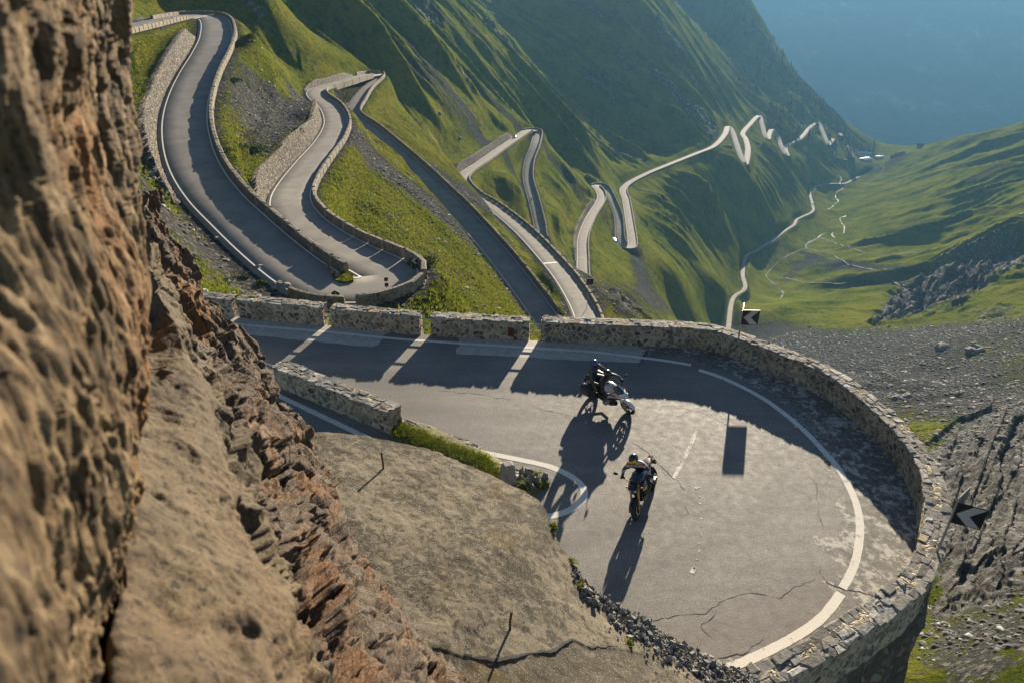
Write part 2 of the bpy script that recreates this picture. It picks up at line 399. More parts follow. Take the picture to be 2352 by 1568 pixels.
MAT = dict(
    terrain=m_terrain(), asphalt=m_asphalt("asphalt_far"), asphalt_near=m_asphalt("asphalt_near", True, (.165, .155, .14), (.265, .245, .215)),
    wall=m_masonry("rubble_masonry", 4.6, (.46, .39, .275)), wallfar=m_masonry("rubble_masonry_block", 3.0, (.28, .25, .195)),
    drystone=m_masonry("dry_stone", 2.6, (.04, .036, .031), flat=1.9, dark=1.05), retain=m_masonry("old_retaining_masonry", 2.2, (.10, .085, .06), flat=1.7, dark=.9),
    cap=m_cap(), paint=m_paint(), paint_old=m_paint("faded_paint", .53, (.2, .185, .165)), paint_far=m_paint("road_paint_clean", .3),
    slab=m_slab(), grass=m_grass(),
    rock_near=m_rock("ochre_rock", [(.016, .013, .011), (.075, .054, .034), (.135, .092, .052), (.20, .14, .078), (.32, .24, .14), (.11, .082, .056)], 11., (1.6, 1.2, .28), (0, .1, .2), .012, .75, .95, .07),
    rock_ledge=m_rock("sandy_ledge_rock", [(.045, .036, .027), (.10, .077, .05), (.13, .10, .063), (.165, .13, .083)], 8., (1.2, 1, .6), (0, 0, 0), .012, .12, .95, .10),
    rock_dark=m_rock("brown_schist", [(.022, .019, .017), (.075, .058, .044), (.14, .10, .07), (.11, .094, .08), (.22, .165, .11), (.10, .08, .065)], 3.0, (1.9, .8, .40), (.3, .5, .3), .07, .6, .9, .3),
    boulder=m_rock("grey_boulder", [(.09, .085, .08), (.20, .19, .175), (.30, .29, .26), (.42, .40, .36)], 2.0, (1, 1, 1), (0, 0, 0), .05, .15, .5),
    black=plain("black_plastic", (.018, .018, .02), .45), tyre=plain("tyre_rubber", (.02, .02, .021), .8, var=.3, sc=30),
    steel=plain("bare_steel", (.45, .45, .46), .35, .9), rust=plain("rusty_iron", (.12, .06, .035), .8, .2, .5, 20), alu=plain("cast_aluminium", (.30, .30, .31), .4, .8),
    galv=plain("galvanised_pipe", (.33, .34, .35), .45, .6), concrete=plain("concrete_post", (.30, .285, .25), .9, 0, .35, 9),
    signblack=plain("sign_black", (.012, .012, .013), .45), signwhite=plain("sign_white", (.33, .325, .32), .5, 0, .1), signback=plain("sign_back_grey", (.22, .225, .23), .5, .5),
    red=plain("red_reflector", (.55, .03, .02), .3), crack=plain("crack_dark", (.018, .017, .016), .95), bark=plain("bark", (.05, .035, .025), .9),
)
# ------------------------------------------------------------------ roads (traced centre lines with heights)
RD = [  # the descending pass road below the near hairpin: x, y, height, width
 (150,100,2.6),(230,80,2.0),(320,60,1.4),(390,44,1.),(450,35,.7),(490,45,.2),(497,80,-1.2),(482,120,-2.6),(457,165,-4.),(436,215,-5.2),(425,270,-6.2),(430,330,-7.),(451,390,-7.8),
 (492,450,-8.6),(552,510,-9.4),(618,570,-10.),(688,625,-10.4),(742,655,-10.6),(805,667,-10.7),(868,657,-10.8),(898,634,-10.8),(868,610,-10.9),(802,580,-11.4),(733,540,-12.1),(686,500,-12.8),(667,460,-13.5),
 (681,420,-14.8),(717,370,-15.5),(757,320,-16.3),(772,280,-17),(757,245,-17.8),(729,222,-18.7),(728,208,-19.5),(752,199,-20.2),(790,188,-21),(838,174,-22.6),(862,171,-23.6),(862,180,-24.2),(838,202,-25),(820,230,-26),(806,262,-27.3),
 (850,295,-29),(905,342,-31),(980,410,-34),(1060,490,-37),(1140,580,-40),(1210,670,-43),(1250,725,-45),(1283,768,-47),(1312,790,-48.5),(1345,772,-50),(1347,728,-52),(1313,662,-54),(1270,605,-56),(1200,530,-59),(1133,475,-62),
 (1080,440,-65),(1064,405,-68),(1110,371,-71),(1150,342,-74),(1190,315,-77),(1214,300,-79),(1234,303,-81),(1228,335,-83),(1215,370,-86),(1212,410,-89),(1225,460,-92),(1237,510,-95),(1243,548,-97),(1262,600,-100),(1300,650,-104),
 (1335,655,-108),(1338,600,-112),(1339,545,-115),(1356,500,-118),(1380,460,-121),(1378,440,-122.5),(1368,427,-124),(1388,430,-126),(1405,460,-128),(1420,500,-131),(1423,545,-134),(1434,567,-136),(1452,563,-138),(1446,510,-141),
 (1438,460,-144),(1434,430,-146.5),(1480,402,-150),(1540,377,-154),(1600,353,-158),(1640,336,-161.5),(1664,310,-165),(1672,291,-168),(1683,305,-171),(1698,350,-176),(1711,377,-180),(1718,345,-184),(1713,320,-187),(1706,306,-189),
 (1722,286,-191.5),(1743,266,-194.5),(1750,285,-199),(1757,312,-204),(1764,319,-206.5),(1768,305,-209),(1774,297,-211),(1783,308,-214),(1797,342,-220),(1808,357,-224),(1805,334,-229),(1838,318,-234),(1862,291,-240),(1880,282,-243.5),
 (1890,303,-249),(1900,327,-254),(1903,333,-257),(1914,319,-260.5),(1906,334,-264),(1914,352,-269),(1930,363,-275),(1950,368,-281)]
TRACK = [(1672,760,-251),(1683,687,-262),(1711,662,-266),(1706,628,-273),(1714,588,-284),(1738,575,-288),(1773,552,-294),(1800,532,-300),(1824,516,-305),(1832,503,-310),(1866,486,-316),(1866,468,-321),(1861,437,-330),(1886,424,-336),(1920,422,-339),(1942,421,-342),(1968,408,-349),(1996,398,-356)]
EXTRA = [[(1950,334,-268),(1955,352,-271),(1960,362,-274)],[(1929,306,-262),(1933,312,-263)]]
def road_path(P, step, k=1.0):
    # even control spacing, then world spline
    pts = [np.array(at_z(p[0], p[1], CAMH+(p[2]-CAMH)*k)) for p in P]
    C = catmull(pts, 10); C, s = resample(C, step)
    for _ in range(2):
        C[1:-1, 2] = .25*C[:-2, 2]+.5*C[1:-1, 2]+.25*C[2:, 2]
    return C
ROAD = road_path(RD, 1.2)
KV = .85
TRK = road_path(TRACK, 3.0, KV)
EXT = [road_path(e, 3.0) for e in EXTRA]
_key = np.array([np.array(at_z(*p)) for p in RD])
def idx(i):     # road sample nearest to traced node i
    return int(np.argmin(np.sum((ROAD[:, :2]-_key[i, :2])**2, 1)+ (ROAD[:, 2]-_key[i, 2])**2))
def nodei(x, y):
    return int(np.argmin([(p[0]-x)**2+(p[1]-y)**2 for p in RD]))

# ------------------------------------------------------------------ terrain
CT = [ # x, y, depth
 (700,60,262),(760,0,300),(620,20,215),(600,100,190),(700,130,222),(820,60,300),(900,100,330),(1000,200,335),(880,0,380),(960,0,470),(1050,0,560),(1150,80,600),(1250,200,590),(1350,310,560),(1280,350,480),
 (1095,0,770),(1195,80,770),(1295,180,750),(1395,290,700),(1350,100,800),(1500,100,845),(1600,220,830),(1620,300,770),(1450,220,770),(1350,0,850),(1480,0,900),
 (1560,20,1190),(1660,150,1150),(1750,240,1150),(1800,290,1075),(1640,-60,1520),(1590,-130,1560),(1680,0,1470),(1800,130,1420),(1900,250,1370),(1950,322,1330),(1700,90,1340),(1800,190,1330),(1880,262,1310),
 (1500,650,390),(1560,650,425),(1660,650,505),(1500,560,455),(1600,560,540),(1700,560,650),(1520,450,555),(1650,450,650),(1780,420,850),(1850,380,1010),(1900,370,1110),(1560,720,420),(1630,735,470),
 (1990,372,1258),(2100,345,1190),(2230,330,1062),(2352,308,935),(2000,450,944),(2200,450,756),(2352,450,663),(2000,550,718),(2200,550,608),(2352,550,527),(1900,600,672),(2100,620,574),(2150,690,463),
 (2300,640,450),(2352,700,382),(1800,700,510),(1950,720,459),(1800,780,416),(2000,780,374),(2200,780,327),(2352,780,289),(1950,880,289),(2150,880,259),(2352,880,229),(2150,960,210),(2352,960,169),(2180,1060,131),
 (2352,1060,104),(2220,1230,82),(2352,1230,66),(2352,1400,48),(2180,1420,58),(2200,1568,40),(2352,1568,36),
 (480,600,57),(600,660,56),(500,660,50),(350,450,60),(340,300,77),(330,150,103),(300,110,120),(350,100,122),(330,210,92),(345,380,66),(380,540,53),(420,620,48),(560,300,110),(600,200,140),(680,230,165),(560,420,85),(620,330,106),(640,130,215),(560,40,150),
 (900,420,128),(1000,560,112),(850,480,105),(1100,680,100),(950,650,84),(1050,720,86),(1200,440,315),(1300,500,342),(1300,590,300),(1120,540,190),(1300,700,165),(640,400,88),(1400,690,230),(1450,720,260),(1400,620,330),(960,300,235),(1000,340,265),(930,230,300)
]
CX = [(0,20,-12),(-12,28,-7),(-25,30,-5),(-34,22,-2),(12,18,-22),(16,25,-25),(20,12,-26),(8,36,-18),(0,32,-11),(-10,34,-8),(15,42,-30),(30,60,-45),(60,110,-80),(-45,36,2),(-60,60,7),(-90,95,16),
 (-200,200,70),(-300,350,130),(-350,600,160),(-300,900,110),(-150,1300,60),(100,1700,-60),(420,1650,-230),(600,1900,-480),(900,2100,-600),(1300,2000,-560),(1700,1900,-540),(2200,1700,-420),(-200,1900,60),(200,2500,-560),(1100,800,-40),(1400,1000,-120),(800,400,10),(300,200,10),(160,90,0)]
def _tr(P):
    x, y, z = P[:, 0], P[:, 1], P[:, 2]; r = np.hypot(x, y)
    return np.arctan2(x, y), np.log(r), (z-CAMH)/r
cp = np.array([list(at_d(*c)) for c in CT]+CX+[list(p) for p in _key[3:]-np.array([0, 0, .3])]+[list(p) for p in TRK[::25]])
cth, clr, ce = _tr(cp)
KT = 1.6
A = np.stack([cth*KT, clr], 1)
def _phi(d2): return np.where(d2 > 1e-12, d2*np.log(np.maximum(d2, 1e-12)), 0)
n = len(A); D2 = ((A[:, None]-A[None])**2).sum(-1)
M_ = np.zeros((n+3, n+3)); M_[:n, :n] = _phi(D2)+np.eye(n)*2e-4; M_[:n, n] = 1; M_[:n, n+1:] = A; M_[n, :n] = 1; M_[n+1:, :n] = A.T
wts = np.linalg.solve(M_, np.r_[ce, 0, 0, 0])
NTH, NR = 1300, 1300
TH0, TH1, LR0, LR1 = R(-52), R(66), math.log(14.), math.log(2800.)
def tps_grid(nt, nr):
    th = np.linspace(TH0, TH1, nt); lr = np.linspace(LR0, LR1, nr)
    out = np.zeros((nr, nt))
    for i in range(nr):
        q = np.stack([th*KT, np.full(nt, lr[i])], 1)
        d2 = ((q[:, None]-A[None])**2).sum(-1)
        out[i] = _phi(d2) @ wts[:n]+wts[n]+q @ wts[n+1:]
    return out
cg = tps_grid(180, 260)
def upsample(g, nr, nt):
    a, b = g.shape; yi = np.linspace(0, a-1, nr); xi = np.linspace(0, b-1, nt)
    t = np.stack([np.interp(yi, np.arange(a), g[:, j]) for j in range(b)], 1)
    return np.stack([np.interp(xi, np.arange(b), t[i]) for i in range(nr)], 0)
E = upsample(cg, NR, NTH)
th = np.linspace(TH0, TH1, NTH); lr = np.linspace(LR0, LR1, NR)
TH, LRr = np.meshgrid(th, lr); RR = np.exp(LRr)
X = RR*np.sin(TH); Y = RR*np.cos(TH); Z = CAMH+E*RR
# distance to the roads on a coarse copy of the grid
allroad = np.concatenate([ROAD[::5], TRK[::3]])
ci, cj = np.arange(0, NR, 5), np.arange(0, NTH, 5)
xs, ys = X[np.ix_(ci, cj)], Y[np.ix_(ci, cj)]
dd = np.full(xs.shape, 1e9)
for p in allroad: dd = np.minimum(dd, (xs-p[0])**2+(ys-p[1])**2)
DR = upsample(np.sqrt(dd), NR, NTH)
px0, py0, _ = proj(np.stack([X, Y, Z], -1))
# ribs and gullies running down the fall line
t_ = .529*X+.848*Y; s_ = .848*X-.529*Y
sx = (X-154)*.848-(Y-430)*.529
left = sstep(2, 110, -sx); right = sstep(-20, 160, sx)
farf = sstep(110, 330, RR)
wp = fbm(s_/160, t_/260, 3.1, 3)*.55+.10*s_/100*0
rib = (ridged(t_/95+wp, s_/520, 1.7, 2)-.45)*34+(ridged(t_/40+wp*1.6, s_/260, 7.7, 3)-.45)*19+(ridged(t_/15+wp*2.5, s_/90, 2.2, 2)-.45)*8.5+fbm(X/11, Y/11, 6., 4)*2.6
damp = .05+.95*sstep(5, 48, DR)*(1-.45*sstep(700, 1000, RR))
Z = Z+left*farf*rib*damp*sstep(-260, -90, Z*0-np.abs(sx))*1.0
Z = Z+left*farf*rib*damp*0
big = left*sstep(300, 700, RR)*rib*damp*.55; Z = Z+big
hum = (ridged(t_/60+fbm(s_/90, t_/90, 9.1, 3)*.9, s_/260, 4.4, 3)-.42)*36+fbm(X/42, Y/42, 5.5, 4)*8+fbm(X/9, Y/9, 2.5, 3)*1.2
Z = Z+right*sstep(380, 620, RR)*hum*damp
flo = (1-left)*(1-right)*farf; Z = Z+flo*fbm(X/45, Y/45, 2.5, 4)*3.5*damp
near = 1-sstep(160, 420, RR)
nr_ = sstep(34, 70, RR)*near
nrib = (ridged(t_/20+fbm(s_/30, t_/30, 1.1, 3)*.7, s_/90, 3.3, 3)-.45)*2.6+fbm(X/7, Y/7, 8.8, 4)*1.0+fbm(X/1.5, Y/1.5, 8.1, 3)*.14
Z = Z+nr_*nrib*(.15+.85*sstep(3, 16, DR))
# masks (bare gravel, rock) -- where the ground really is stony
def blob(x, y, rx, ry, a=0.0):
    ca, sa = math.cos(a), math.sin(a); dx, dy = px0-x, py0-y
    u, v = (dx*ca+dy*sa)/rx, (-dx*sa+dy*ca)/ry
    return np.exp(-(u*u+v*v))
vis = (RR > 34)
scree = .20+.12*(1-sstep(200, 500, RR))
for b in [(610,285,95,55,.5,.55),(660,230,70,35,.4,.5),(470,560,150,60,.6,.40),(620,650,90,35,.4,.5),(380,470,60,60,0,.25),(330,420,40,80,0,.2),(930,420,150,14,.62,.55),(1040,520,130,10,.72,.35),(1180,680,120,9,.9,.4),(860,370,60,20,.8,.5),(1000,600,150,50,.8,.1),
          (1090,455,130,10,.62,.6),(1240,560,120,10,.7,.6),(1330,660,60,16,.9,.6),(1160,640,120,8,.95,.45),
          (980,180,130,18,.6,.35),(1060,270,90,16,.6,.3),(1110,360,60,14,-.4,.3),(1470,620,16,60,-.35,.6),(1500,690,60,14,.6,.4),
          (2050,850,330,95,.05,.62),(1800,780,110,40,.3,.5),(2250,760,260,30,-.1,.35),(1990,620,200,10,.08,.5),(1900,600,120,7,.3,.45),(2060,655,200,8,.05,.45),(1830,620,60,12,-.7,.4),(1990,385,50,14,0,.4),(2060,368,30,8,-.4,.6),(2250,1480,130,150,.3,.34),(2560,1480,220,160,.1,.32),(1320,665,28,60,-.5,.6),(1420,690,70,30,.4,.4),(2250,930,160,40,0,.2)]:
    scree += blob(*b[:5])*b[5]
scree -= blob(1985,720,150,22,0)*.25; scree -= blob(2230,820,100,12,-.15)*.2
scree -= blob(2140,1000,60,30,.2)*.3
rock = np.zeros(X.shape)
for b in [(2180,655,150,62,-.42,.85),(2310,590,90,40,-.4,.55),(2090,690,60,30,-.4,.4),(2290,720,90,18,-.15,.45),(2520,1120,300,270,0,.75),(2040,725,70,14,-.3,.4),(2230,1080,130,110,-.5,.8),(2230,1250,130,130,-.5,.9),(2300,980,90,35,-.4,.5),(2200,1380,70,40,-.6,.55),(1985,680,40,12,-.4,.2),
          (720,150,90,60,.7,.42),(840,190,40,30,.6,.4),(600,60,50,50,.8,.4),(330,35,60,18,0,.8),(560,20,60,25,.5,.35),(1230,330,20,25,0,.4),(1430,690,60,25,.5,.55),(1110,230,70,20,.7,.3)]:
    rock += blob(*b[:5])*b[5]
scree *= vis; rock *= vis
farA = sstep(120, 600, RR)
_rn = fbm(t_/34+7, s_/85, 3.3, 4); rock += left*farf*sstep(.22, .46, _rn)*.55*vis
scree += left*farf*sstep(.15, .45, fbm(t_/9+3, s_/110, 1.3, 4))*.38*vis+right*sstep(.2, .5, fbm(X/60, Y/35, 8.3, 4))*.35*vis
# rock relief
ra, rb_ = .6*X+.8*Y, .8*X-.6*Y; rsc = np.clip(RR/85, .8, 4.5); rwv = fbm(X/9/rsc, Y/9/rsc, 3., 3)
rw1, rw2, rcid = worley(ra/16/rsc, (rb_-.3*Z)/3.4/rsc+rwv, Z/9/rsc)
amp = np.clip(rock-.3, 0, .6)*np.clip(RR/75, .8, 7)
_a, _b, rc2 = worley(ra/5/rsc, rb_/1.25/rsc+rwv*2, Z/4/rsc)
Z = Z+amp*((rcid-.5)*4.6+(ridged(ra/22/rsc, rb_/4.2/rsc+rwv, .3, 4)-.5)*4.6+(ridged(ra/7/rsc, rb_/1.5/rsc+rwv*2, .7, 3)-.5)*1.9+(rc2-.5)*2.2+fbm(X/1.4/rsc, Y/1.4/rsc, Z/1.5, 4)*.8)*sstep(3, 12, DR)
Z = Z+np.clip(scree, 0, 1)*fbm(X/2.2, Y/2.2, 3.3, 4)*.28*sstep(40, 60, RR)*sstep(2.5, 6, DR)
Z = Z+blob(2160,850,70,26,-.1)*(-4)+blob(2060,880,110,30,.1)*fbm(X/14,Y/14,1.,3)*5
# carve the road bench
bd = np.full(X.shape, 1e9); bz = np.zeros(X.shape); bk = np.zeros(X.shape, int); bl = np.zeros(X.shape)
dth, dlr = th[1]-th[0], lr[1]-lr[0]
def carve(P, rad):
    T, N = perp(P); GZ_ = np.gradient(P[:, 2])/np.maximum(np.linalg.norm(np.gradient(P[:, :2], axis=0), axis=1), 1e-6)
    for k in range(len(P)):
        p = P[k]; r = math.hypot(p[0], p[1]); a = math.atan2(p[0], p[1])
        ji, ii = (a-TH0)/dth, (math.log(r)-LR0)/dlr
        wj, wi = rad/r/dth+1, rad/r/dlr+1
        j0, j1 = max(0, int(ji-wj)), min(NTH, int(ji+wj)+2); i0, i1 = max(0, int(ii-wi)), min(NR, int(ii+wi)+2)
        if j0 >= j1 or i0 >= i1: continue
        dx, dy = X[i0:i1, j0:j1]-p[0], Y[i0:i1, j0:j1]-p[1]
        al = dx*T[k, 0]+dy*T[k, 1]; la = dx*N[k, 0]+dy*N[k, 1]
        d = np.sqrt(al*al+la*la)
        m = d < bd[i0:i1, j0:j1]
        bd[i0:i1, j0:j1][m] = d[m]; bz[i0:i1, j0:j1][m] = (p[2]+np.clip(al, -2, 2)*GZ_[k])[m]; bk[i0:i1, j0:j1][m] = k; bl[i0:i1, j0:j1][m] = la[m]
# stone-pitched cut slopes on the uphill side: height per road sample (+ = left of travel, - = right)
CUT = []
def cut(n0, n1, side, h): CUT.append((idx(nodei(*n0)), idx(nodei(*n1)), side, h))
cut((497,80), (492,450), -1, 2.7); cut((686,500), (757,245), 1, 3.2); cut((728,208), (838,174), 1, 1.6); cut((1064,405), (1190,315), 1, 4.0); cut((1338,600), (1380,460), 1, 3.5); cut((838,202), (806,262), -1, 1.6)
cutL = np.zeros(len(ROAD)); cutR = np.zeros(len(ROAD))
for i0, i1, sd_, h in CUT:
    q = np.arange(i0, i1+1); prof = h*np.minimum(1, np.minimum(q-i0, i1-q)/10.)*(1+.18*vnoise(q/9., q*0.+sd_))
    (cutL if sd_ > 0 else cutR)[i0:i1+1] = prof
_dR = np.hypot(ROAD[:, 0], ROAD[:, 1])
WF = np.interp(np.arange(len(ROAD)), [idx(nodei(497,80)), idx(nodei(436,215)), idx(nodei(430,330)), idx(nodei(552,510)), idx(nodei(742,655))], [1.38, 1.22, 1.13, 1.04, 1.])+.10*sstep(550, 950, _dR); WFc = WF
carve(ROAD, 18.)
bd = np.where(bd < 30, bd/WFc[bk], bd); hcut = np.where(bl > 0, cutL[bk], cutR[bk])*(bd < 30)
w = 1-sstep(3.5+hcut*.6, 8.0+hcut*2.2, bd); dz = bz-.14+np.clip((bd-3.3)/.95, 0, 1)*hcut-np.where(hcut > .3, .22*sstep(3.0, 3.6, bd), 0)
Z = np.where(bd < 15.5, Z*(1-w)+dz*w, Z)
bd0 = bd.copy(); bd[:] = 1e9
carve(TRK, 12.)
for e in EXT: carve(e, 10.)
w = 1-sstep(2.6, 6.0, bd); Z = np.where(bd < 11, Z*(1-w)+(bz-.15)*w, Z)
bd = np.minimum(bd, bd0)
scree = np.where(bd < 5, scree+.30*(1-sstep(3., 5., bd)), scree)
V = np.stack([X, Y, Z], -1).reshape(-1, 3)
# below the near hairpin the ground stays out of sight under the retaining wall
me = mesh_np("hillside", V, gridfaces(NR, NTH)[:, ::-1])
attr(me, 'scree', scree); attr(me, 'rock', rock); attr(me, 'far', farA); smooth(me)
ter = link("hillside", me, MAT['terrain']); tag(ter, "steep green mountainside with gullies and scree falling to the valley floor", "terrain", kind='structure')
def ground_z(x, y):
    r = math.hypot(x, y); i = (math.log(r)-LR0)/dlr; j = (math.atan2(x, y)-TH0)/dth
    i = min(max(i, 0), NR-1.01); j = min(max(j, 0), NTH-1.01); a, b = int(i), int(j); u, v = i-a, j-b
    return float(Z[a, b]*(1-u)*(1-v)+Z[a+1, b]*u*(1-v)+Z[a, b+1]*(1-u)*v+Z[a+1, b+1]*u*v)
def ray_ground(x, y, d0=30, d1=3500):
    """first point where the view ray through a traced point meets the ground"""
    ds = np.exp(np.linspace(math.log(d0), math.log(d1), 1500)); prev = None
    for d in ds:
        p = at_d(x, y, d)
        if p.z < ground_z(p.x, p.y): return Vector((p.x, p.y, ground_z(p.x, p.y)))
    return None

# far mountain across the main valley, in its own shade
gx = np.linspace(-2600, 7600, 260); gy = np.linspace(3000, 5600, 150); GX, GY = np.meshgrid(gx, gy)
q = (GY-3000)/2600
GZ = -1120+q*1240+(ridged(GX/900+fbm(GX/1500, GY/1500, 1., 3)*.6, GY/2600, 2., 4)-.5)*330*np.sin(np.pi*np.clip(q, 0, 1))**.6+fbm(GX/160, GY/160, 4., 4)*35*(1-q)
GZ = np.minimum(GZ, 120)
me = mesh_np("far_mountain", np.stack([GX, GY, GZ], -1).reshape(-1, 3), gridfaces(150, 260)); smooth(me)
t = NT("far_forest"); v = t.pos(); nf = t.noise(v, .004, 8, .65); c = t.ramp(nf, (.38, (.006, .02, .014)), (.52, (.03, .05, .03)), (.60, (.12, .13, .10)), (.72, (.42, .42, .38)))
o = link("far_mountain", me, t.done(c, .95, None, 0, .05)); tag(o, "far forested mountain face in blue morning haze across the valley", "mountain", kind='structure')

# ------------------------------------------------------------------ road surfaces
nearp = ROAD[:idx(nodei(1434, 430))]
def ribbon(P, offs, lift, name, mat, kind='structure', seg=None):
    T, N = perp(P); k = len(offs); n = len(P)
    V = np.zeros((n, k, 3))
    for j, (o_, dz_) in enumerate(offs):
        V[:, j, :2] = P[:, :2]+N*o_*(WF[:n, None] if P is ROAD or P is nearp else 1.); V[:, j, 2] = P[:, 2]+lift+dz_
    me = mesh_np(name, V.reshape(-1, 3), gridfaces(n, k)); smooth(me)
    o = link(name, me, mat)
    if kind: o['kind'] = kind
    return o
i_h3 = idx(nodei(862, 171)); i_hid = idx(nodei(1312, 790)); i_h4 = idx(nodei(1240, 330)); i_far = idx(nodei(1434, 430))
HW = 2.75
o = ribbon(ROAD, [(-HW-.5, -.35), (-HW-.15, 0), (-HW*.3, .03), (HW*.3, .03), (HW+.15, 0), (HW+.5, -.35)], 0, "mountain_road", MAT['asphalt'])
ribbon(TRK, [(-1.9, -.3), (-1.5, 0), (1.5, 0), (1.9, -.3)], .02, "gravel_track", plain("track_gravel", (.30, .27, .22), .95, var=.25, sc=.3))
for e in EXT: ribbon(e, [(-3.1, -.35), (-2.8, 0), (2.8, 0), (3.1, -.35)], .02, "mountain_road", MAT['asphalt'])
ribbon(nearp, [(HW-.32, 0), (HW-.17, 0)], .034, "road_edge_line", MAT['paint_far'])
ribbon(nearp, [(-HW+.17, 0), (-HW+.32, 0)], .034, "road_edge_line", MAT['paint_far'])
# ------------------------------------------------------------------ far road furniture: guard blocks, retaining walls
ROAD_S = np.r_[0, np.cumsum(np.linalg.norm(np.diff(ROAD[:, :2], axis=0), axis=1))]
RT, RN = perp(ROAD)
def road_at(s, off, dz=0.0):
    x = np.interp(s, ROAD_S, ROAD[:, 0]); y = np.interp(s, ROAD_S, ROAD[:, 1]); z = np.interp(s, ROAD_S, ROAD[:, 2])
    off = off*np.interp(s, ROAD_S, WF); nx = np.interp(s, ROAD_S, RN[:, 0]); ny = np.interp(s, ROAD_S, RN[:, 1]); l = np.hypot(nx, ny)
    return np.stack([x+nx/l*off, y+ny/l*off, z+dz], -1)
def block(s0, s1, off, h, thk, name, mat, rough=.03, low=.6):
    n = max(3, int((s1-s0)/.8)+1); s = np.linspace(s0, s1, n); sg = 1 if off > 0 else -1
    rows = []
    for o_, z_ in [(off-sg*thk/2, -low), (off-sg*thk/2, h*.45), (off-sg*thk/2, h-.05), (off-sg*thk*.3, h+.03), (off+sg*thk*.3, h+.03), (off+sg*thk/2, h-.05), (off+sg*thk/2, h*.45), (off+sg*thk/2, -low-.5)]:
        p = road_at(s, o_, z_); p += (np.random.rand(*p.shape)-.5)*2*rough; rows.append(p)
    V = np.stack(rows, 1).reshape(-1, 3); k = len(rows)
    me = bpy.data.meshes.new(name)
    F = [tuple(f) for f in gridfaces(n, k)]+[tuple(range(k-1, -1, -1)), tuple((n-1)*k+q for q in range(k))]
    me.from_pydata([tuple(v) for v in V], [], F)
    bm = bmesh.new(); bm.from_mesh(me); bmesh.ops.recalc_face_normals(bm, faces=bm.faces); bm.to_mesh(me); bm.free()
    return link(name, me, mat)
def blocks(n0, n1, side, L, gap, label, group, h=.85, thk=.5, jit=.15, off=3.05, cat="guard block", low=.6):
    s0, s1 = ROAD_S[idx(nodei(*n0))], ROAD_S[idx(nodei(*n1))]; s = s0
    while s < s1-.5:
        e = min(s1, s+L*random.uniform(1-jit, 1+jit))
        o = block(s, e, side*off, h*random.uniform(.94, 1.06), thk, "guard_block" if L < 7 else "parapet_wall", MAT['wallfar'], low=low)
        tag(o, label, cat, group); s = e+gap
blocks((390,44), (742,650), 1, 3.0, .27, "low stone guard block lining the downhill edge of the upper left hairpin road", "guard blocks along the upper left road")
blocks((150,100), (415,40), -1, 3.0, .45, "low stone guard block on the near side of the topmost left lane", "guard blocks on the near side of the topmost lane", low=2.2)
blocks((742,655), (762,262), -1, 3.2, .42, "low stone guard block on the outside of the second hairpin and its curving lower lane", "guard blocks along the curving second lane")
blocks((757,245), (838,174), -1, 9., .3, "low parapet stretch beside the short lane rising to the left side turn", "parapet stretches of the short left lane", cat="parapet", low=.4)
blocks((838,174), (1250,725), 1, 11., .22, "long low parapet stretch along the straight shaded lane in the middle", "parapet stretches along the straight middle lane", cat="parapet", h=1.0)
blocks((1345,772), (1080,440), -1, 5.0, 1.0, "dark guard block on the far edge of the lane with the white stop bar", "guard blocks along the lane with the stop bar", h=1.0, thk=.6)
blocks((1075,430), (1214,300), -1, 16., .5, "parapet stretch beside the lane climbing to the square walled hairpin", "parapet stretches below the walled hairpin", cat="parapet", h=.9)
blocks((1214,300), (1243,548), 1, 16., .5, "parapet stretch along the narrow lane dropping from the square walled hairpin", "parapet stretches dropping from the walled hairpin", cat="parapet", h=1.0, thk=.7)
blocks((1335,655), (1368,427), -1, 18., .5, "parapet stretch along the pale lane in the middle distance", "parapet stretches of the pale middle distance lane", cat="parapet", h=.9, thk=.6)
blocks((1368,427), (1434,567), 1, 18., .5, "parapet stretch beside the shaded lane of the narrow double bend", "parapet stretches of the narrow double bend", cat="parapet", h=1.0, thk=.7)
blocks((1434,567), (1434,430), -1, 22., .6, "parapet stretch beside the pale lane rising to the long traverse", "parapet stretches up to the long traverse", cat="parapet", h=.9, thk=.7)
blocks((1434,430), (1672,291), -1, 30., .6, "parapet stretch on the valley edge of the long pale traverse", "parapet stretches of the long traverse", cat="parapet", h=.9, thk=.7)

def under_wall(n0, n1, side, h, label, mat='drystone', batter=.22, off=3.3, name="retaining_wall"):
    i0, i1 = ROAD_S[idx(nodei(*n0))], ROAD_S[idx(nodei(*n1))]; n = max(6, int((i1-i0)/.7)); s = np.linspace(i0, i1, n); m = 10
    rows = []
    for j in range(m):
        q = j/(m-1); p = road_at(s, side*(off+h*q*batter), .05-h*q); p += (np.random.rand(*p.shape)-.5)*.16; rows.append(p)
    back = [road_at(s, side*(off-.5), .0-h*q) for q in (1, 0)]
    V = np.stack(rows+back, 1).reshape(-1, 3); k = m+2
    me = bpy.data.meshes.new(name); me.from_pydata([tuple(v) for v in V], [], [tuple(f) for f in gridfaces(n, k, True)]+[tuple(range(k)), tuple((n-1)*k+q for q in range(k-1, -1, -1))])
    bm = bmesh.new(); bm.from_mesh(me); bmesh.ops.recalc_face_normals(bm, faces=bm.faces); bm.to_mesh(me); bm.free()
    return tag(link(name, me, MAT[mat]), label, "retaining wall")
under_wall((780,665), (868,605), -1, 7, "dark dry stone wall holding up the tip of the second hairpin")
under_wall((440,36), (470,140), 1, 8, "rough pale stone wall under the outer edge of the topmost left hairpin")
under_wall((1190,315), (1228,335), 1, 14, "fluted dark retaining wall under the square hairpin on the grassy spur", 'retain', .35)
under_wall((838,174), (820,230), 1, 7, "stone wall below the shaded turn of the short left lane")
under_wall((1423,545), (1452,563), -1, 8, "low retaining wall under the bend with the white camper")
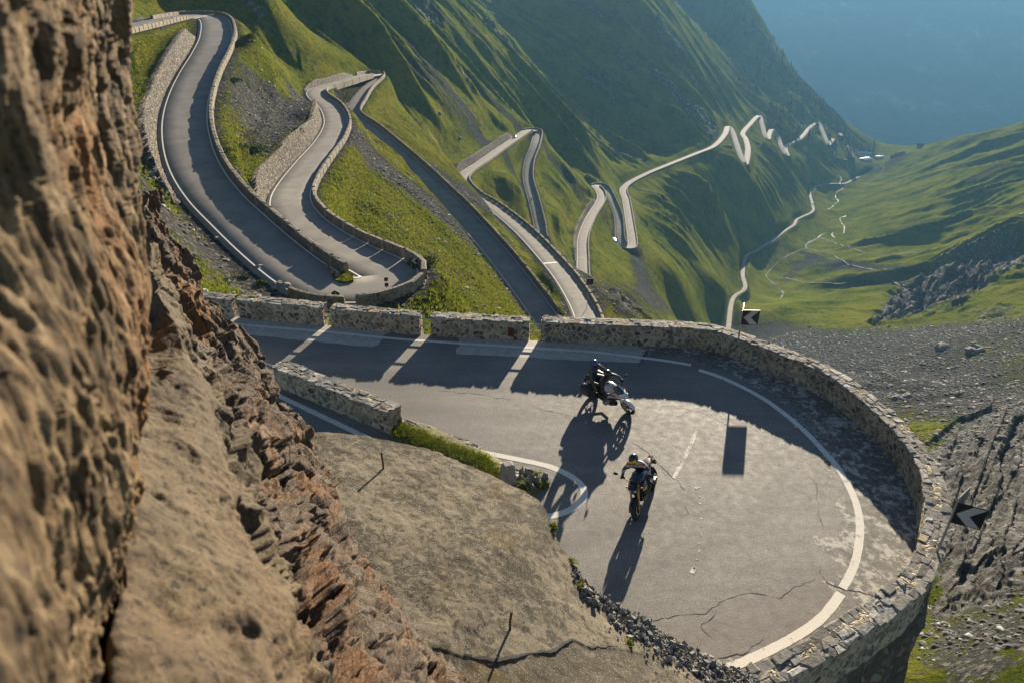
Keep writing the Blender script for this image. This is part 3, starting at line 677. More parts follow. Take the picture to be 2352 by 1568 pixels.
under_wall((1698,350), (1718,345), 1, 10, "dark retaining wall below the pointed far hairpin")
def cut_wall(i0, i1, side, label):
    H = (cutL if side > 0 else cutR)[i0:i1+1]; s = ROAD_S[i0:i1+1]; s2 = np.linspace(s[0], s[-1], int((s[-1]-s[0])/.45)); h = np.interp(s2, s, H); m = 9
    rows = []
    for j in range(m):
        q = j/(m-1); p = road_at(s2, side*1.0, 0)-road_at(s2, 0, 0); c = road_at(s2, 0, 0)
        o_ = 3.05+.75*q; r = c+p*o_; r[:, 2] = c[:, 2]-.3+(h+.42)*q; r += (np.random.rand(*r.shape)-.5)*.2; rows.append(r)
    c = road_at(s2, 0, 0); p = road_at(s2, side, 0)-c; r = c+p*5.2; r[:, 2] = c[:, 2]-.3+(h-.3); rows.append(r)
    V = np.stack(rows, 1).reshape(-1, 3)
    me = mesh_np("retaining_wall", V, gridfaces(len(s2), m+1)[:, ::side]); return tag(link("retaining_wall", me, MAT['drystone']), label, "retaining wall")
CL = ["sloping pitched stone wall on the left of the topmost left road", "sloping pitched stone wall between the two left lanes beside the second lane", "low pitched stone edge above the short left lane", "shaded cut wall above the lane climbing to the square hairpin", "shaded cut wall above the pale middle distance lane", "pale stone edge left of the short lane below the shaded turn"]
for (i0, i1, sd_, h), lb in zip(CUT, CL): cut_wall(i0, i1, sd_, lb)

# ------------------------------------------------------------------ the near hairpin
W2 = lambda L, z: [np.array(at_z(x, y, z)) for x, y in L]
BASE = W2([(330,712),(450,722),(555,731),(747,749),(968,770),(1212,783)], 0)
CURV = W2([(1330,789),(1480,795),(1560,799),(1640,808),(1787,864),(1890,912),(1976,982),(2030,1035),(2086,1120),(2106,1225)], 0)+W2([(2089,1300),(2004,1372),(1940,1416),(1878,1453),(1817,1487),(1752,1521),(1701,1542),(1600,1590)], .9)
for p in CURV: p[2] = 0
OUT, OS = resample(catmull(BASE+CURV, 8), .12)
for _ in range(12): OUT[1:-1] = .25*OUT[:-2]+.5*OUT[1:-1]+.25*OUT[2:]
OT, ON = perp(OUT)
ctr = np.array([3.5, 16.]); sgn = np.sign(((OUT[len(OUT)//2, :2]-ctr)*ON[len(OUT)//2]).sum()); ON = ON*sgn    # points away from the road
def s_of(x, y, z=0.0):
    p = at_z(x, y, z); return OS[int(np.argmin((OUT[:, 0]-p.x)**2+(OUT[:, 1]-p.y)**2))]
def out_at(s, off, z):
    return np.stack([np.interp(s, OS, OUT[:, 0]+ON[:, 0]*off), np.interp(s, OS, OUT[:, 1]+ON[:, 1]*off), np.zeros_like(s)+z], -1)
# road surface: one fine sheet filling the hairpin out to the middle of the wall
edge_poly = OUT[:, :2]+ON*.22
poly = np.concatenate([[[-62, edge_poly[0, 1]+ (edge_poly[0, 0]+62)*.09]], edge_poly, [[2, 7.2], [-62, 9.]]])
cs_ = .16
gx = np.arange(-26, 14, cs_); gy = np.arange(6.8, 31, cs_); GX, GY = np.meshgrid(gx, gy)
def inside(px, py, pl):
    r = np.zeros(px.shape, bool); x1, y1 = pl[:, 0], pl[:, 1]; x2, y2 = np.roll(x1, -1), np.roll(y1, -1)
    for a, b, c, d in zip(x1, y1, x2, y2):
        if b == d: continue
        m = ((b > py) != (d > py)) & (px < (c-a)*(py-b)/(d-b)+a); r ^= m
    return r
IN = inside(GX, GY, poly)
ok = IN[:-1, :-1] & IN[1:, :-1] & IN[:-1, 1:] & IN[1:, 1:]
F = gridfaces(len(gy), len(gx))[:, ::1].reshape(len(gy)-1, len(gx)-1, 4)[ok]
used = np.unique(F); mp = np.full(GX.size, -1); mp[used] = np.arange(len(used))
VX, VY = GX.ravel()[used], GY.ravel()[used]
ed = np.full(VX.shape, 99.); es = np.zeros(VX.shape)
for k in range(0, len(OUT), 2):
    d = (VX-OUT[k, 0])**2+(VY-OUT[k, 1])**2; m = d < ed; ed[m] = d[m]; es[m] = OS[k]
ed = np.sqrt(ed)
sA = s_of(1480, 795); sB = s_of(1890, 912); sD = s_of(2089, 1300, .9)
worn = np.where(es < sA, 1.32, np.where(es < sA+2, .7, (1.0+.95*sstep(sA+2, sB+6, es))*(1-.8*sstep(sD-1.5, sD+2.5, es))))
rag = np.where(es < sA, .25, 1.2+2.6*sstep(sA, sB+5, es)); holes = np.where(es < sA, .12, 1.0)
p0 = s_of(968, 770); worn = np.where((es > p0-1.4) & (es < p0+1.7), .05, worn)     # dark patch where the gutter is missing
VZ = 0*VX
me = mesh_np("hairpin_road", np.stack([VX, VY, VZ], -1), mp[F]); attr(me, 'edge', ed); attr(me, 'worn', worn); attr(me, 'rag', rag); attr(me, 'holes', holes); attr(me, 'track', np.exp(-((ed-3.6)/.35)**2)+np.exp(-((ed-5.2)/.35)**2)+np.exp(-((ed-7.4)/.4)**2)*.7); pp_ = np.array([list(at_z(x, y, 0))[:2] for x, y in [(1470,1432),(1599,1408),(1664,1382),(1711,1365),(1790,1372),(1838,1345),(1885,1330),(1960,1358),(1900,1410),(1720,1515),(1600,1560),(1480,1490)]]); attr(me, 'patch', inside(VX, VY, pp_).astype(float)); smooth(me)
o = link("hairpin_road", me, MAT['asphalt_near']); tag(o, "cracked grey asphalt of the near hairpin bend", "road", kind='structure')
me = mesh_np("hairpin_road", np.array([(-62, 10, 0), (-25.9, 9, 0), (-25.9, 27.6, 0), (-62, 31, 0)]), np.array([[0, 1, 2, 3]])); tag(link("hairpin_road", me, MAT['asphalt']), "road continuing behind the rock", "road", kind='structure')
me = mesh_np("hairpin_bed", np.concatenate([np.c_[edge_poly[::4]-ON[::4]*.1, np.full(len(edge_poly[::4]), -.06)], np.c_[edge_poly[::4]-ON[::4]*.1, np.full(len(edge_poly[::4]), -4)]]), gridfaces(2, len(edge_poly[::4]))); tag(link("hairpin_bed", me, MAT['concrete']), "road bed edge", "road", kind='structure')

def paint(L, w, lift=.005, name="road_line", mat='paint', z=0.0, n=10):
    P, s = resample(catmull([np.array(at_z(x, y, z)) for x, y in L], n), .12)
    T, N = perp(P); j = .012*(np.random.rand(len(P), 2)-.5)
    V = np.stack([np.c_[P[:, :2]+N*(w/2+j[:, :1]), P[:, 2]+lift], np.c_[P[:, :2]-N*(w/2+j[:, 1:]), P[:, 2]+lift]], 1).reshape(-1, 3)
    o = link(name, mesh_np(name, V, gridfaces(len(P), 2)), MAT[mat]); o['kind'] = 'structure'; return o
paint([(330,722),(450,735),(558,746),(750,762),(936,780),(1240,800),(1360,808),(1480,822),(1540,830),(1587,838)], .17)
paint([(1605,849),(1650,864),(1700,886),(1755,916),(1810,956),(1855,996),(1892,1035),(1926,1076),(1958,1134),(1972,1178),(1975,1225),(1967,1280),(1950,1324),(1935,1350)], .20)
paint([(1932,1362),(1892,1413),(1844,1450),(1790,1481),(1718,1515),(1640,1545)], .22)
paint([(1107,1038),(1169,1050),(1241,1065),(1279,1077),(1313,1094),(1335,1113),(1342,1132),(1335,1151),(1313,1168),(1287,1179),(1253,1185),(1190,1182)], .21)
paint([(560,870),(640,908),(735,953),(830,998),(900,1030)], .20)
paint([(1600,990),(1582,1030),(1564,1066),(1548,1098)], .12, mat='paint_old')
for (x, y) in [(1606,1118),(1607,1140),(1608,1155),(1610,1172),(1611,1190),(1611,1208),(1610,1226),(1608,1246),(1606,1264),(1602,1284),(1594,1304)]:
    paint([(x, y-1.6), (x-.3, y+1.6)], .05, mat='paint_old')
paint([(1596,1302),(1589,1316)], .12, mat='paint_old'); paint([(1600,1114),(1598,1122)], .10, mat='paint_old')
def crack(L, w, z=0.0, seed=0):
    P, s = resample(catmull([np.array(at_z(x, y, z)) for x, y in L], 6), .04)
    T, N = perp(P); n = fbm(s*2.2, s*0+seed*7.7, 0., 4)*.10+vnoise(s*9, s*0+seed, 0)*.02; ww = .62*w*(.25+.75*np.abs(vnoise(s*3, s*0+seed+3., 0.)))*np.minimum(1, np.minimum(s+.02, s[-1]-s+.02)/.4)
    c = P[:, :2]+N*n[:, None]
    V = np.stack([np.c_[c+N*ww[:, None]/2, P[:, 2]+.003], np.c_[c-N*ww[:, None]/2, P[:, 2]+.003]], 1).reshape(-1, 3)
    o = link("asphalt_crack", mesh_np("asphalt_crack", V, gridfaces(len(P), 2)), MAT['crack']); o['kind'] = 'structure'
for k, (L, w) in enumerate([([(1480,1428),(1540,1420),(1599,1408),(1630,1397),(1664,1382),(1711,1365),(1769,1367),(1790,1372),(1838,1345),(1882,1328)], .035), ([(1650,1396),(1632,1420),(1613,1436),(1630,1453),(1650,1470)], .04), ([(1632,1420),(1665,1430),(1690,1436)], .025),
        ([(1882,1317),(1906,1338),(1933,1351),(1967,1356),(2014,1366),(2040,1372)], .11), ([(1890,1330),(1880,1310),(1884,1290)], .04), ([(1492,798),(1485,806),(1480,818),(1472,832),(1466,846)], .10), ([(1486,806),(1498,816),(1500,824)], .06),
        ([(1442,1009),(1461,1019),(1490,1043),(1509,1064),(1533,1088),(1555,1103),(1567,1124),(1591,1131)], .035), ([(1581,1151),(1577,1165),(1583,1179),(1564,1189)], .035), ([(1223,933),(1243,939),(1273,947),(1319,959)], .035), ([(1000,895),(1060,900),(1120,908),(1180,918)], .03),
        ([(880,858),(960,872),(1040,882)], .022), ([(1330,800),(1420,840),(1500,860),(1600,880)], .02), ([(1600,1500),(1640,1508),(1700,1500),(1760,1470)], .05), ([(1860,1090),(1880,1120),(1878,1170),(1890,1220)], .03), ([(1000,852),(1030,846),(1075,850)], .03),
        ([(1020,866),(1120,872),(1215,866)], .025), ([(1560,930),(1640,960),(1720,1000)], .018)]): crack(L, w, seed=k)

# parapet walls of the hairpin: masonry body + coping of rough slabs
def parapet(s0, s1, thk, h, name, label, cat, group=None, stones=True, mat='wall'):
    root = None
    n = int((s1-s0)/.11)+2; s = np.linspace(s0, s1, n); m = 8; rows = []
    for j in range(m): rows.append(out_at(s, 0-.0, -.05+(h+.05)*j/(m-1)))
    rows.append(out_at(s, thk*.25, h+.022)); rows.append(out_at(s, thk*.5, h+.03)); rows.append(out_at(s, thk*.75, h+.022))
    for j in range(m-1, -1, -1): rows.append(out_at(s, thk, -.35+(h+.35)*j/(m-1)))
    V = np.stack(rows, 1); sh = V.shape
    q = np.stack([fbm(V[..., 0]*3.1, V[..., 1]*3.1, V[..., 2]*4, 3), fbm(V[..., 0]*3.1+9, V[..., 1]*3.1, V[..., 2]*4, 3), fbm(V[..., 0]*2+4, V[..., 1]*2, V[..., 2]*0, 3)], -1)
    V = V+q*np.array([.05, .05, .03]); k = sh[1]; V = V.reshape(-1, 3)
    F = [tuple(f) for f in gridfaces(n, k, True)]+[tuple(range(k)), tuple((n-1)*k+i for i in range(k-1, -1, -1))]
    me = bpy.data.meshes.new(name); me.from_pydata([tuple(v) for v in V], [], F)
    bm = bmesh.new(); bm.from_mesh(me); bmesh.ops.recalc_face_normals(bm, faces=bm.faces); bm.to_mesh(me); bm.free()
    o = link(name, me, MAT[mat]); tag(o, label, cat, group)
    mb = MB()
    for lane, (o0, o1) in enumerate([(-.03, thk*.36), (thk*.33, thk*.68), (thk*.66, thk+.03)]):
        ss = s0+random.uniform(-.02, .05)
        while ss < s1-.02:
            e = min(s1+.02, ss+random.choice([random.uniform(.10, .22), random.uniform(.2, .5)])); zt = h+random.uniform(.022, .045)
            if random.random() < .2: zt += .02
            k1, k2 = random.uniform(-.05, .05), random.uniform(-.05, .05); a = out_at(np.array([ss+.006+k1, e-.006+k2]), o0+random.uniform(-.03, .04), 0); b = out_at(np.array([ss+.006-k1, e-.006-k2]), o1+random.uniform(-.04, .03), 0)
            pts = [a[0], a[1], b[1], b[0]]; c = sum(pts)/4; J = lambda q: np.array([random.uniform(-q, q), random.uniform(-q, q), 0])
            lo = [p+J(.03)+np.array([0, 0, h-.06]) for p in pts]; up = [c+(p-c)*.90+J(.045)+np.array([0, 0, zt+random.uniform(-.015, .012)]) for p in pts]
            md = [p+J(.03)+np.array([0, 0, zt-.015]) for p in pts]
            mb.add(lo+md+up, [(0, 1, 5, 4), (1, 2, 6, 5), (2, 3, 7, 6), (3, 0, 4, 7), (4, 5, 9, 8), (5, 6, 10, 9), (6, 7, 11, 10), (7, 4, 8, 11), (8, 9, 10, 11)])
            ss = e
    mb.build("coping", MAT['cap'], o, sm=False)
    return o
GW = "stone wall blocks along the far side of the hairpin"
WS = [(s_of(330,712), s_of(541,730)), (s_of(553,731), s_of(746,749)), (s_of(763,750), s_of(967,770)), (s_of(993,774), s_of(1212,783))]
LB = ["far stone wall block half hidden behind the brown rock edge", "far stone wall block second from the rock edge", "far stone wall block between two railed gaps beside the dark asphalt patch", "far stone wall block with a rust stain on its face"]
for (a, b), lb in zip(WS, LB): wall_o = parapet(a, b, .46, .84, "wall_block", lb, "stone wall", GW)
sC = s_of(1240,784)
parapet(sC, OS[-1], .50, .88, "parapet_wall", "long curved rubble stone parapet sweeping round the near hairpin", "stone wall")
# rust stain plate on the fourth block
mb = MB(); a = out_at(np.array([s_of(1170,781), s_of(1182,782)]), -.035, 0)
mb.add([a[0]+np.array([0, 0, .20]), a[1]+np.array([0, 0, .16]), a[1]+np.array([0, 0, .55]), a[0]+np.array([0, 0, .58])], [(0, 1, 2, 3)]); mb.build("rust_stain", plain("rust_stain", (.09, .025, .012), .9, var=.4), wall_o, sm=False)
for gi, ((_, a), (b, _2)) in enumerate(zip(WS, WS[1:]+[(sC, 0)])):
    t = empty("gap_railing", tuple(out_at(np.array([(a+b)/2]), .25, 0.)[0])); tag(t, ["pair of thin pipe rails in the gap by the hidden first block", "pair of pipe rails in the gap left of the third block", "pair of pipe rails in the gap by the dark asphalt patch", "pair of pipe rails in the gap at the start of the curved parapet"][gi], "railing", "pipe rails in the wall gaps")
    for z in (.30, .62):
        mb = MB(); pp = out_at(np.linspace(a-.1, b+.1, 4), .25, z)-np.array(t.location); mb.tube(pp, .026, 8); mb.build("rail", MAT['galv'], t)
# masonry retaining wall dropping below the parapet
s = np.linspace(s_of(1480,795), OS[-1], 330); rows = []
for j in range(26):
    z = -.15-15.5*j/25; rows.append(out_at(s, .52+.055*(j-1)+(.10 if 0 < j < 3 else 0), z) if j else out_at(s, .25, -.1))
V = np.stack(rows, 1); V = V+np.stack([fbm(V[..., 0]*1.6, V[..., 1]*1.6, V[..., 2]*2.4, 4), fbm(V[..., 0]*1.6+7, V[..., 1]*1.6, V[..., 2]*2.4, 4), 0*V[..., 0]], -1)*.16
me = mesh_np("retaining_wall", V.reshape(-1, 3), gridfaces(330, 26)); o = link("retaining_wall", me, MAT['retain']); tag(o, "tall dark battered masonry wall carrying the near hairpin above the slope", "retaining wall")
ss = np.array([s_of(2060,1330,.9)])  # buttress at the near right
for sb_, lb in ((s_of(1990,1383,.9), "leaning stone buttress against the tall wall under the near hairpin"),):
    p, q = out_at(np.array([sb_-.7]), .3, 0)[0], out_at(np.array([sb_+.7]), .3, 0)[0]; p2, q2 = out_at(np.array([sb_-.7]), 1.5, 0)[0], out_at(np.array([sb_+.7]), 1.5, 0)[0]; p3, q3 = out_at(np.array([sb_-.7]), 3.2, 0)[0], out_at(np.array([sb_+.7]), 3.2, 0)[0]
    mb = MB(); up = np.array([0, 0, 1.])
    mb.add([p-up*1.2, q-up*1.2, q2-up*1.6, p2-up*1.6, p-up*15, q-up*15, q3-up*15, p3-up*15], [(0, 1, 2, 3), (3, 2, 6, 7), (0, 3, 7, 4), (1, 5, 6, 2), (0, 4, 5, 1)])
    tag(mb.build("buttress", MAT['retain'], sm=False), lb, "buttress")

# divider wall between the two lanes
def straight_wall(p0, p1, thk, h0, h1, name, label, cat, zb=0.0):
    global OUT, OS, ON
    sv = (OUT, OS, ON)
    P = np.linspace(np.r_[p0[:2], 0], np.r_[p1[:2], 0], 60); OUT = P; OS = np.r_[0, np.cumsum(np.linalg.norm(np.diff(P, axis=0), axis=1))]; _, N = perp(P)
    ON = N if N[0, 1] > 0 else -N
    o = parapet(0, OS[-1], thk, h0, name, label, cat); OUT, OS, ON = sv
    return o
pR, pL = np.array(at_z(899,998,0)), np.array(at_z(634,886,0))
straight_wall(pL, pR, .52, .82, .82, "divider_wall", "short free standing stone wall dividing the two lanes of the hairpin", "stone wall")
dv = (pL-pR)/np.linalg.norm(pL-pR)
pA, pB = pL+dv*1.15, pL+dv*4.2
small = straight_wall(pB, pA, .5, .82, .82, "wall_block", "stub of stone wall with a red reflector beside the brown rock", "stone wall")
mb = MB(); mb.box((0, 0, 0), (.012, .05, .11)); rf = mb.build("reflector", MAT['red'], None); rf.location = Vector(pA)+Vector((.03, .12, .55)); rf.rotation_euler = (0, 0, math.atan2(dv[1], dv[0])); tag(rf, "small red reflector fixed on the end of the wall stub", "reflector")
t = empty("gap_railing", tuple((pL+pA)/2+np.array([0, .25, 0]))); tag(t, "pair of pipe rails bridging the gap left of the divider wall", "railing", "pipe rails in the wall gaps")
for z in (.30, .64):
    mb = MB(); mb.tube([pA-np.array(t.location)+np.array([-.1, .25, z])+np.array([dv[0]*.1, 0, 0]), pL-np.array(t.location)+np.array([.05, .25, z])], .028, 8); mb.build("rail", MAT['galv'], t)

# traffic island: grassy mound with a broken kerb, concrete post
isl = [at_z(x, y, 0) for x, y in [(905,975),(935,963),(985,978),(1040,1002),(1085,1022),(1112,1040),(1150,1062),(1185,1085),(1225,1098),(1262,1112),(1240,1130),(1190,1150),(1120,1150),(1040,1110),(960,1060),(905,1015)]]
c = sum(isl, Vector())/len(isl); n = len(isl); V = []; F = []
for k, (f, z) in enumerate([(1., -.03), (.97, .07), (.85, .12), (.6, .17), (.3, .2)]):
    for p in isl: V.append(tuple(c+(p-c)*f+Vector((random.uniform(-.04, .04), random.uniform(-.04, .04), z+random.uniform(-.02, .03)))))
V.append(tuple(c+Vector((0, 0, .2)))); F = [(k*n+i, k*n+(i+1) % n, (k+1)*n+(i+1) % n, (k+1)*n+i) for k in range(4) for i in range(n)]+[(4*n+i, 4*n+(i+1) % n, 5*n) for i in range(n)]
me = bpy.data.meshes.new("traffic_island"); me.from_pydata(V, [], F); smooth(me)
t = NT("island_soil"); v = t.pos(); t.done(t.ramp(t.noise(v, 4., 5), (.35, (.06, .055, .03)), (.6, (.16, .145, .07)), (.75, (.24, .22, .17))), .95, t.bump(t.noise(v, 12., 4), .6, .04))
o = link("traffic_island", me, t.mat); tag(o, "narrow earth island between the two lanes", "island", kind='structure')
mb = MB()
for k in range(26):
    q = k/25; pts = [(918,968),(985,990),(1060,1018),(1100,1036)]; P = catmull([np.array(at_z(*p, 0)) for p in pts], 8); p = P[int(q*(len(P)-1))]
    M = Matrix.Rotation(random.uniform(-.5, .2)-.35, 3, 'Z') @ Matrix.Rotation(random.uniform(-.15, .15), 3, 'X')
    mb.box((p[0]+random.uniform(-.05, .05), p[1]+random.uniform(-.12, .05), .06), (random.uniform(.09, .24), random.uniform(.05, .12), .07), M, .03)
o = mb.build("kerb_stones", MAT['cap'], sm=False, bevel=.015); tag(o, "broken pale kerb stones edging the grassy island", "kerb")
mb = MB()
for k in range(60):
    x, y = random.choice([(1200,1092),(1235,1106),(1190,1100),(1215,1112)]); p = at_z(x+random.gauss(0, 14), y+random.gauss(0, 5), 0); r = random.uniform(.03, .12)
    mb.box((p.x, p.y, r*.5+.06), (r, r*.8, r*.6), Euler((random.random(), random.random(), random.random()*3)).to_matrix(), r*.3)
o = mb.build("rubble", MAT['boulder'], sm=False); tag(o, "broken stones lying beside the concrete post", "rubble", kind='stuff')
p = at_z(1167, 1114, 0); mb = MB()
for z, a, b in [(0, .22, .17), (.12, .22, .17), (.5, .175, .145), (.72, .155, .13), (.76, .12, .10)]:
    pass
secs = [(-.1, .25, .19), (.1, .23, .18), (.5, .185, .15), (.76, .165, .135), (.80, .13, .105)]; V = []; F = []
for z, a, b in secs: V += [(-a, -b, z), (a, -b, z), (a, b, z), (-a, b, z)]
mb.add(V, [(i*4+j, i*4+(j+1) % 4, (i+1)*4+(j+1) % 4, (i+1)*4+j) for i in range(4) for j in range(4)]+[(16, 17, 18, 19)])
o = mb.build("concrete_post", MAT['concrete'], sm=False, bevel=.02); o.location = p; o.rotation_euler = (0, 0, .35); tag(o, "tapered weathered concrete post at the tip of the grassy island", "post")

def tufts(name, spots, n, hgt, label, spread=.1, z0=None, wide=.012, kind='stuff'):
    V = []; F = []
    for k in range(n):
        p = random.choice(spots) if not callable(spots) else spots()
        bx, by, bz = p[0]+random.gauss(0, spread), p[1]+random.gauss(0, spread), p[2]
        for b in range(5):
            a = random.uniform(0, 6.28); l = hgt*random.uniform(.5, 1.25); le = random.uniform(.2, .8)*l; w_ = wide*random.uniform(.7, 1.5)
            ox, oy = math.cos(a), math.sin(a); j = len(V); r = random.uniform(0, spread*.5)
            x0, y0 = bx+ox*r, by+oy*r
            V += [(x0-oy*w_, y0+ox*w_, bz-.02), (x0+oy*w_, y0-ox*w_, bz-.02), (x0+ox*le*.4+oy*w_*.8, y0+oy*le*.4-ox*w_*.8, bz+l*.65), (x0+ox*le*.4-oy*w_*.8, y0+oy*le*.4+ox*w_*.8, bz+l*.65), (x0+ox*le, y0+oy*le, bz+l)]
            F += [(j, j+1, j+2, j+3), (j+3, j+2, j+4)]
    me = bpy.data.meshes.new(name); me.from_pydata(V, [], F); o = link(name, me, MAT['grass']); return tag(o, label, "grass", kind=kind)
gs = []
for k in range(500):
    q = random.random(); L = [(925,972),(985,1000),(1060,1030),(1110,1050),(1150,1082)]; i = min(3, int(q*4)); f = q*4-i
    x, y = L[i][0]*(1-f)+L[i+1][0]*f, L[i][1]*(1-f)+L[i+1][1]*f; p = at_z(x+random.uniform(-22, 6), y+random.uniform(2, 26), .12); gs.append((p.x, p.y, .13))
for (x, y) in [(1232,1096),(1240,1112),(1200,1120)]:
    p = at_z(x, y, .05); gs += [(p.x, p.y, .08)]*14
tufts("grass", gs, 3800, .11, "yellow green grass growing on the narrow island", .08)

# ------------------------------------------------------------------ concrete ledge above the lower lane
def sheet(rows, nu, nv, k=2):
    """rows of world points -> smooth dense grid (nu x nv)"""
    G = np.array([[list(p) for p in r] for r in rows], float)
    A_ = np.stack([resample3(catmull(list(G[i]), 12), nv) for i in range(len(G))], 0)
    return np.stack([resample3(catmull(list(A_[:, j]), 12), nu) for j in range(nv)], 1)
def resample3(P, n):
    L = np.r_[0, np.cumsum(np.linalg.norm(np.diff(P, axis=0), axis=1))]; s = np.linspace(0, L[-1], n)
    return np.stack([np.interp(s, L, P[:, k]) for k in range(3)], 1)
def normals(G):
    a = np.gradient(G, axis=0); b = np.gradient(G, axis=1); n = np.cross(a, b); return n/np.maximum(np.linalg.norm(n, axis=-1, keepdims=True), 1e-9)
edge = [(600,962,4.7),(690,990,4.6),(780,996,4.4),(860,1003,4.2),(930,1018,4.1),(1000,1037,4.0),(1080,1068,3.8),(1150,1102,3.6),(1205,1128,3.5),(1245,1155,3.4),(1262,1195,3.35),(1282,1240,3.2),(1312,1290,3.0),(1345,1345,2.8),(1400,1385,2.45),(1470,1420,2.1),(1540,1470,1.75),(1600,1500,1.45),(1660,1525,1.15),(1720,1555,1.0),(1800,1620,.9)]
mid = [(590,1000,4.7),(670,1050,4.65),(730,1090,4.6),(790,1120,4.5),(850,1150,4.4),(900,1185,4.35),(970,1220,4.3),(1030,1260,4.25),(1080,1290,4.2),(1110,1320,4.15),(1130,1360,4.1),(1150,1400,4.0),(1180,1440,3.9),(1220,1490,3.75),(1290,1540,3.5),(1370,1590,3.2),(1450,1640,2.9),(1520,1680,2.6),(1600,1710,2.3),(1700,1740,2.0),(1800,1760,1.8)]
inn = [(560,1040,4.8),(620,1120,4.8),(670,1180,4.8),(700,1240,4.75),(740,1310,4.7),(780,1380,4.7),(820,1440,4.7),(860,1500,4.6),(900,1560,4.6),(950,1620,4.5),(1000,1680,4.4),(1060,1740,4.3),(1120,1790,4.2),(1200,1830,4.1),(1300,1880,3.9),(1400,1920,3.7),(1500,1960,3.5),(1580,1990,3.3),(1660,2010,3.1),(1740,2030,2.9),(1820,2050,2.8)]
W3 = lambda L: [np.array(at_z(*p)) for p in L]
E0 = W3(edge); sk = [p*np.array([1, 1, 0])+np.array([0, 0, -.4]) for p in E0]
nu, nv = 430, 300
S = sheet([E0, W3(mid), W3(inn)], nv, nu)      # nv rows from the rim inwards
S = S.transpose(1, 0, 2)
U = np.linspace(0, 1, nu)[:, None]*np.ones((1, nv)); Vv = np.linspace(0, 1, nv)[None]*np.ones((nu, 1))
sx_, sy_, sd_ = proj(S)
rimn = fbm(S[:, 0, 0]*2.2, S[:, 0, 1]*2.2, 0., 4)*.09+fbm(S[:, 0, 0]*9, S[:, 0, 1]*9, 0., 3)*.03
dirn = S[:, 3]-S[:, 0]; dirn /= np.linalg.norm(dirn, axis=1, keepdims=True)
S = S+(dirn*rimn[:, None])[:, None]*np.exp(-Vv[..., None]*18)
S[..., 2] += fbm(S[..., 0]*1.1, S[..., 1]*1.1, 1., 4)*.035+fbm(S[..., 0]*5, S[..., 1]*5, 1., 3)*.018
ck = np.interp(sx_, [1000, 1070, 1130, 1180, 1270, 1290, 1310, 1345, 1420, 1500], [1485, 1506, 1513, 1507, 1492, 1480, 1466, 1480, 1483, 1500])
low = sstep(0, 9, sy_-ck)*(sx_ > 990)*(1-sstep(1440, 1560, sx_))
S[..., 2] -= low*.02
rub = sstep(.60, .66, U)*(1-sstep(.035, .10, Vv*(1.-.55*sstep(.66, .9, U))))*.95+sstep(.80, .95, U)*(1-sstep(.1, .3, Vv))*.6
S[..., 2] += rub*(np.abs(fbm(S[..., 0]*6, S[..., 1]*6, 2., 3))*.16)
skirt = [S[:, 0]*np.array([1, 1, 0])+np.array([0, 0, 1])*(S[:, :1, 2]*(1-q)-.4*q)-dirn*np.array([1, 1, 0])*(-.08*q)+np.random.rand(nu, 3)*.07 for q in (1, .8, .6, .4, .2, .06)]
G = np.concatenate([np.stack(skirt, 1), S], 1); nk = len(skirt)
me = mesh_np("concrete_ledge", G.reshape(-1, 3), gridfaces(nu, nv+nk)[:, ::-1])
pad = lambda a, v: np.concatenate([np.full((nu, nk), v), a], 1)
attr(me, 'rub', pad(rub, .5)); attr(me, 'low', pad(low, 0)); smooth(me)
me.set_sharp_from_angle(angle=R(50)); o = link("concrete_ledge", me, MAT['slab']); tag(o, "weathered concrete ledge with dark lichen above the lower lane", "ledge", kind='structure')
LED = G[:, nk:]
def led_pt(x, y):
    sx2, sy2, _ = proj(LED); i = np.unravel_index(np.argmin((sx2-x)**2+(sy2-y)**2), sx2.shape); return Vector(LED[i])
# crack slot
L = [(1066,1503),(1100,1512),(1135,1514),(1180,1508),(1225,1500),(1268,1493),(1288,1484),(1308,1468),(1335,1478),(1350,1484),(1420,1483)]
pts = [np.array(led_pt(*p)) for p in L]; P, s = resample(catmull(pts, 8), .03); T, N = perp(P); wv = (.020+.014*fbm(s*3, s*0, 0., 3))*np.interp(s, [0, s[-1]*.6, s[-1]*.75, s[-1]], [1.3, 1.2, .6, .2])
jj = fbm(s*4, s*0+3, 0., 3)[:, None]*.05
Vc = np.stack([np.c_[P[:, :2]+N*(wv[:, None]+jj), P[:, 2]+.008], np.c_[P[:, :2]-N*(wv[:, None]-jj), P[:, 2]+.008]], 1).reshape(-1, 3)
o = link("ledge_crack", mesh_np("ledge_crack", Vc, gridfaces(len(P), 2)), MAT['crack']); o['kind'] = 'structure'
for (x, y, lb, ln) in [(881,1076,"thin rusty iron stake in the concrete ledge near the lower lane", (-.01, .0)), (1171,1444,"thin rusty iron stake in the concrete ledge above the long crack", (.03, .0))]:
    p = led_pt(x, y); mb = MB(); mb.tube([(0, 0, -.1), (0, 0, .2), (ln[0], ln[1], .42)], [.022, .02, .02], 8); o = mb.build("iron_stake", MAT['rust']); o.location = p; tag(o, lb, "stake", "rusty stakes in the ledge")
gs = [tuple(led_pt(*p)) for p in [(1268,1208),(1272,1216),(1325,1282),(1330,1345),(1445,1478)]]; tufts("grass", gs, 60, .07, "tiny green tufts on the rim of the concrete ledge", .05)
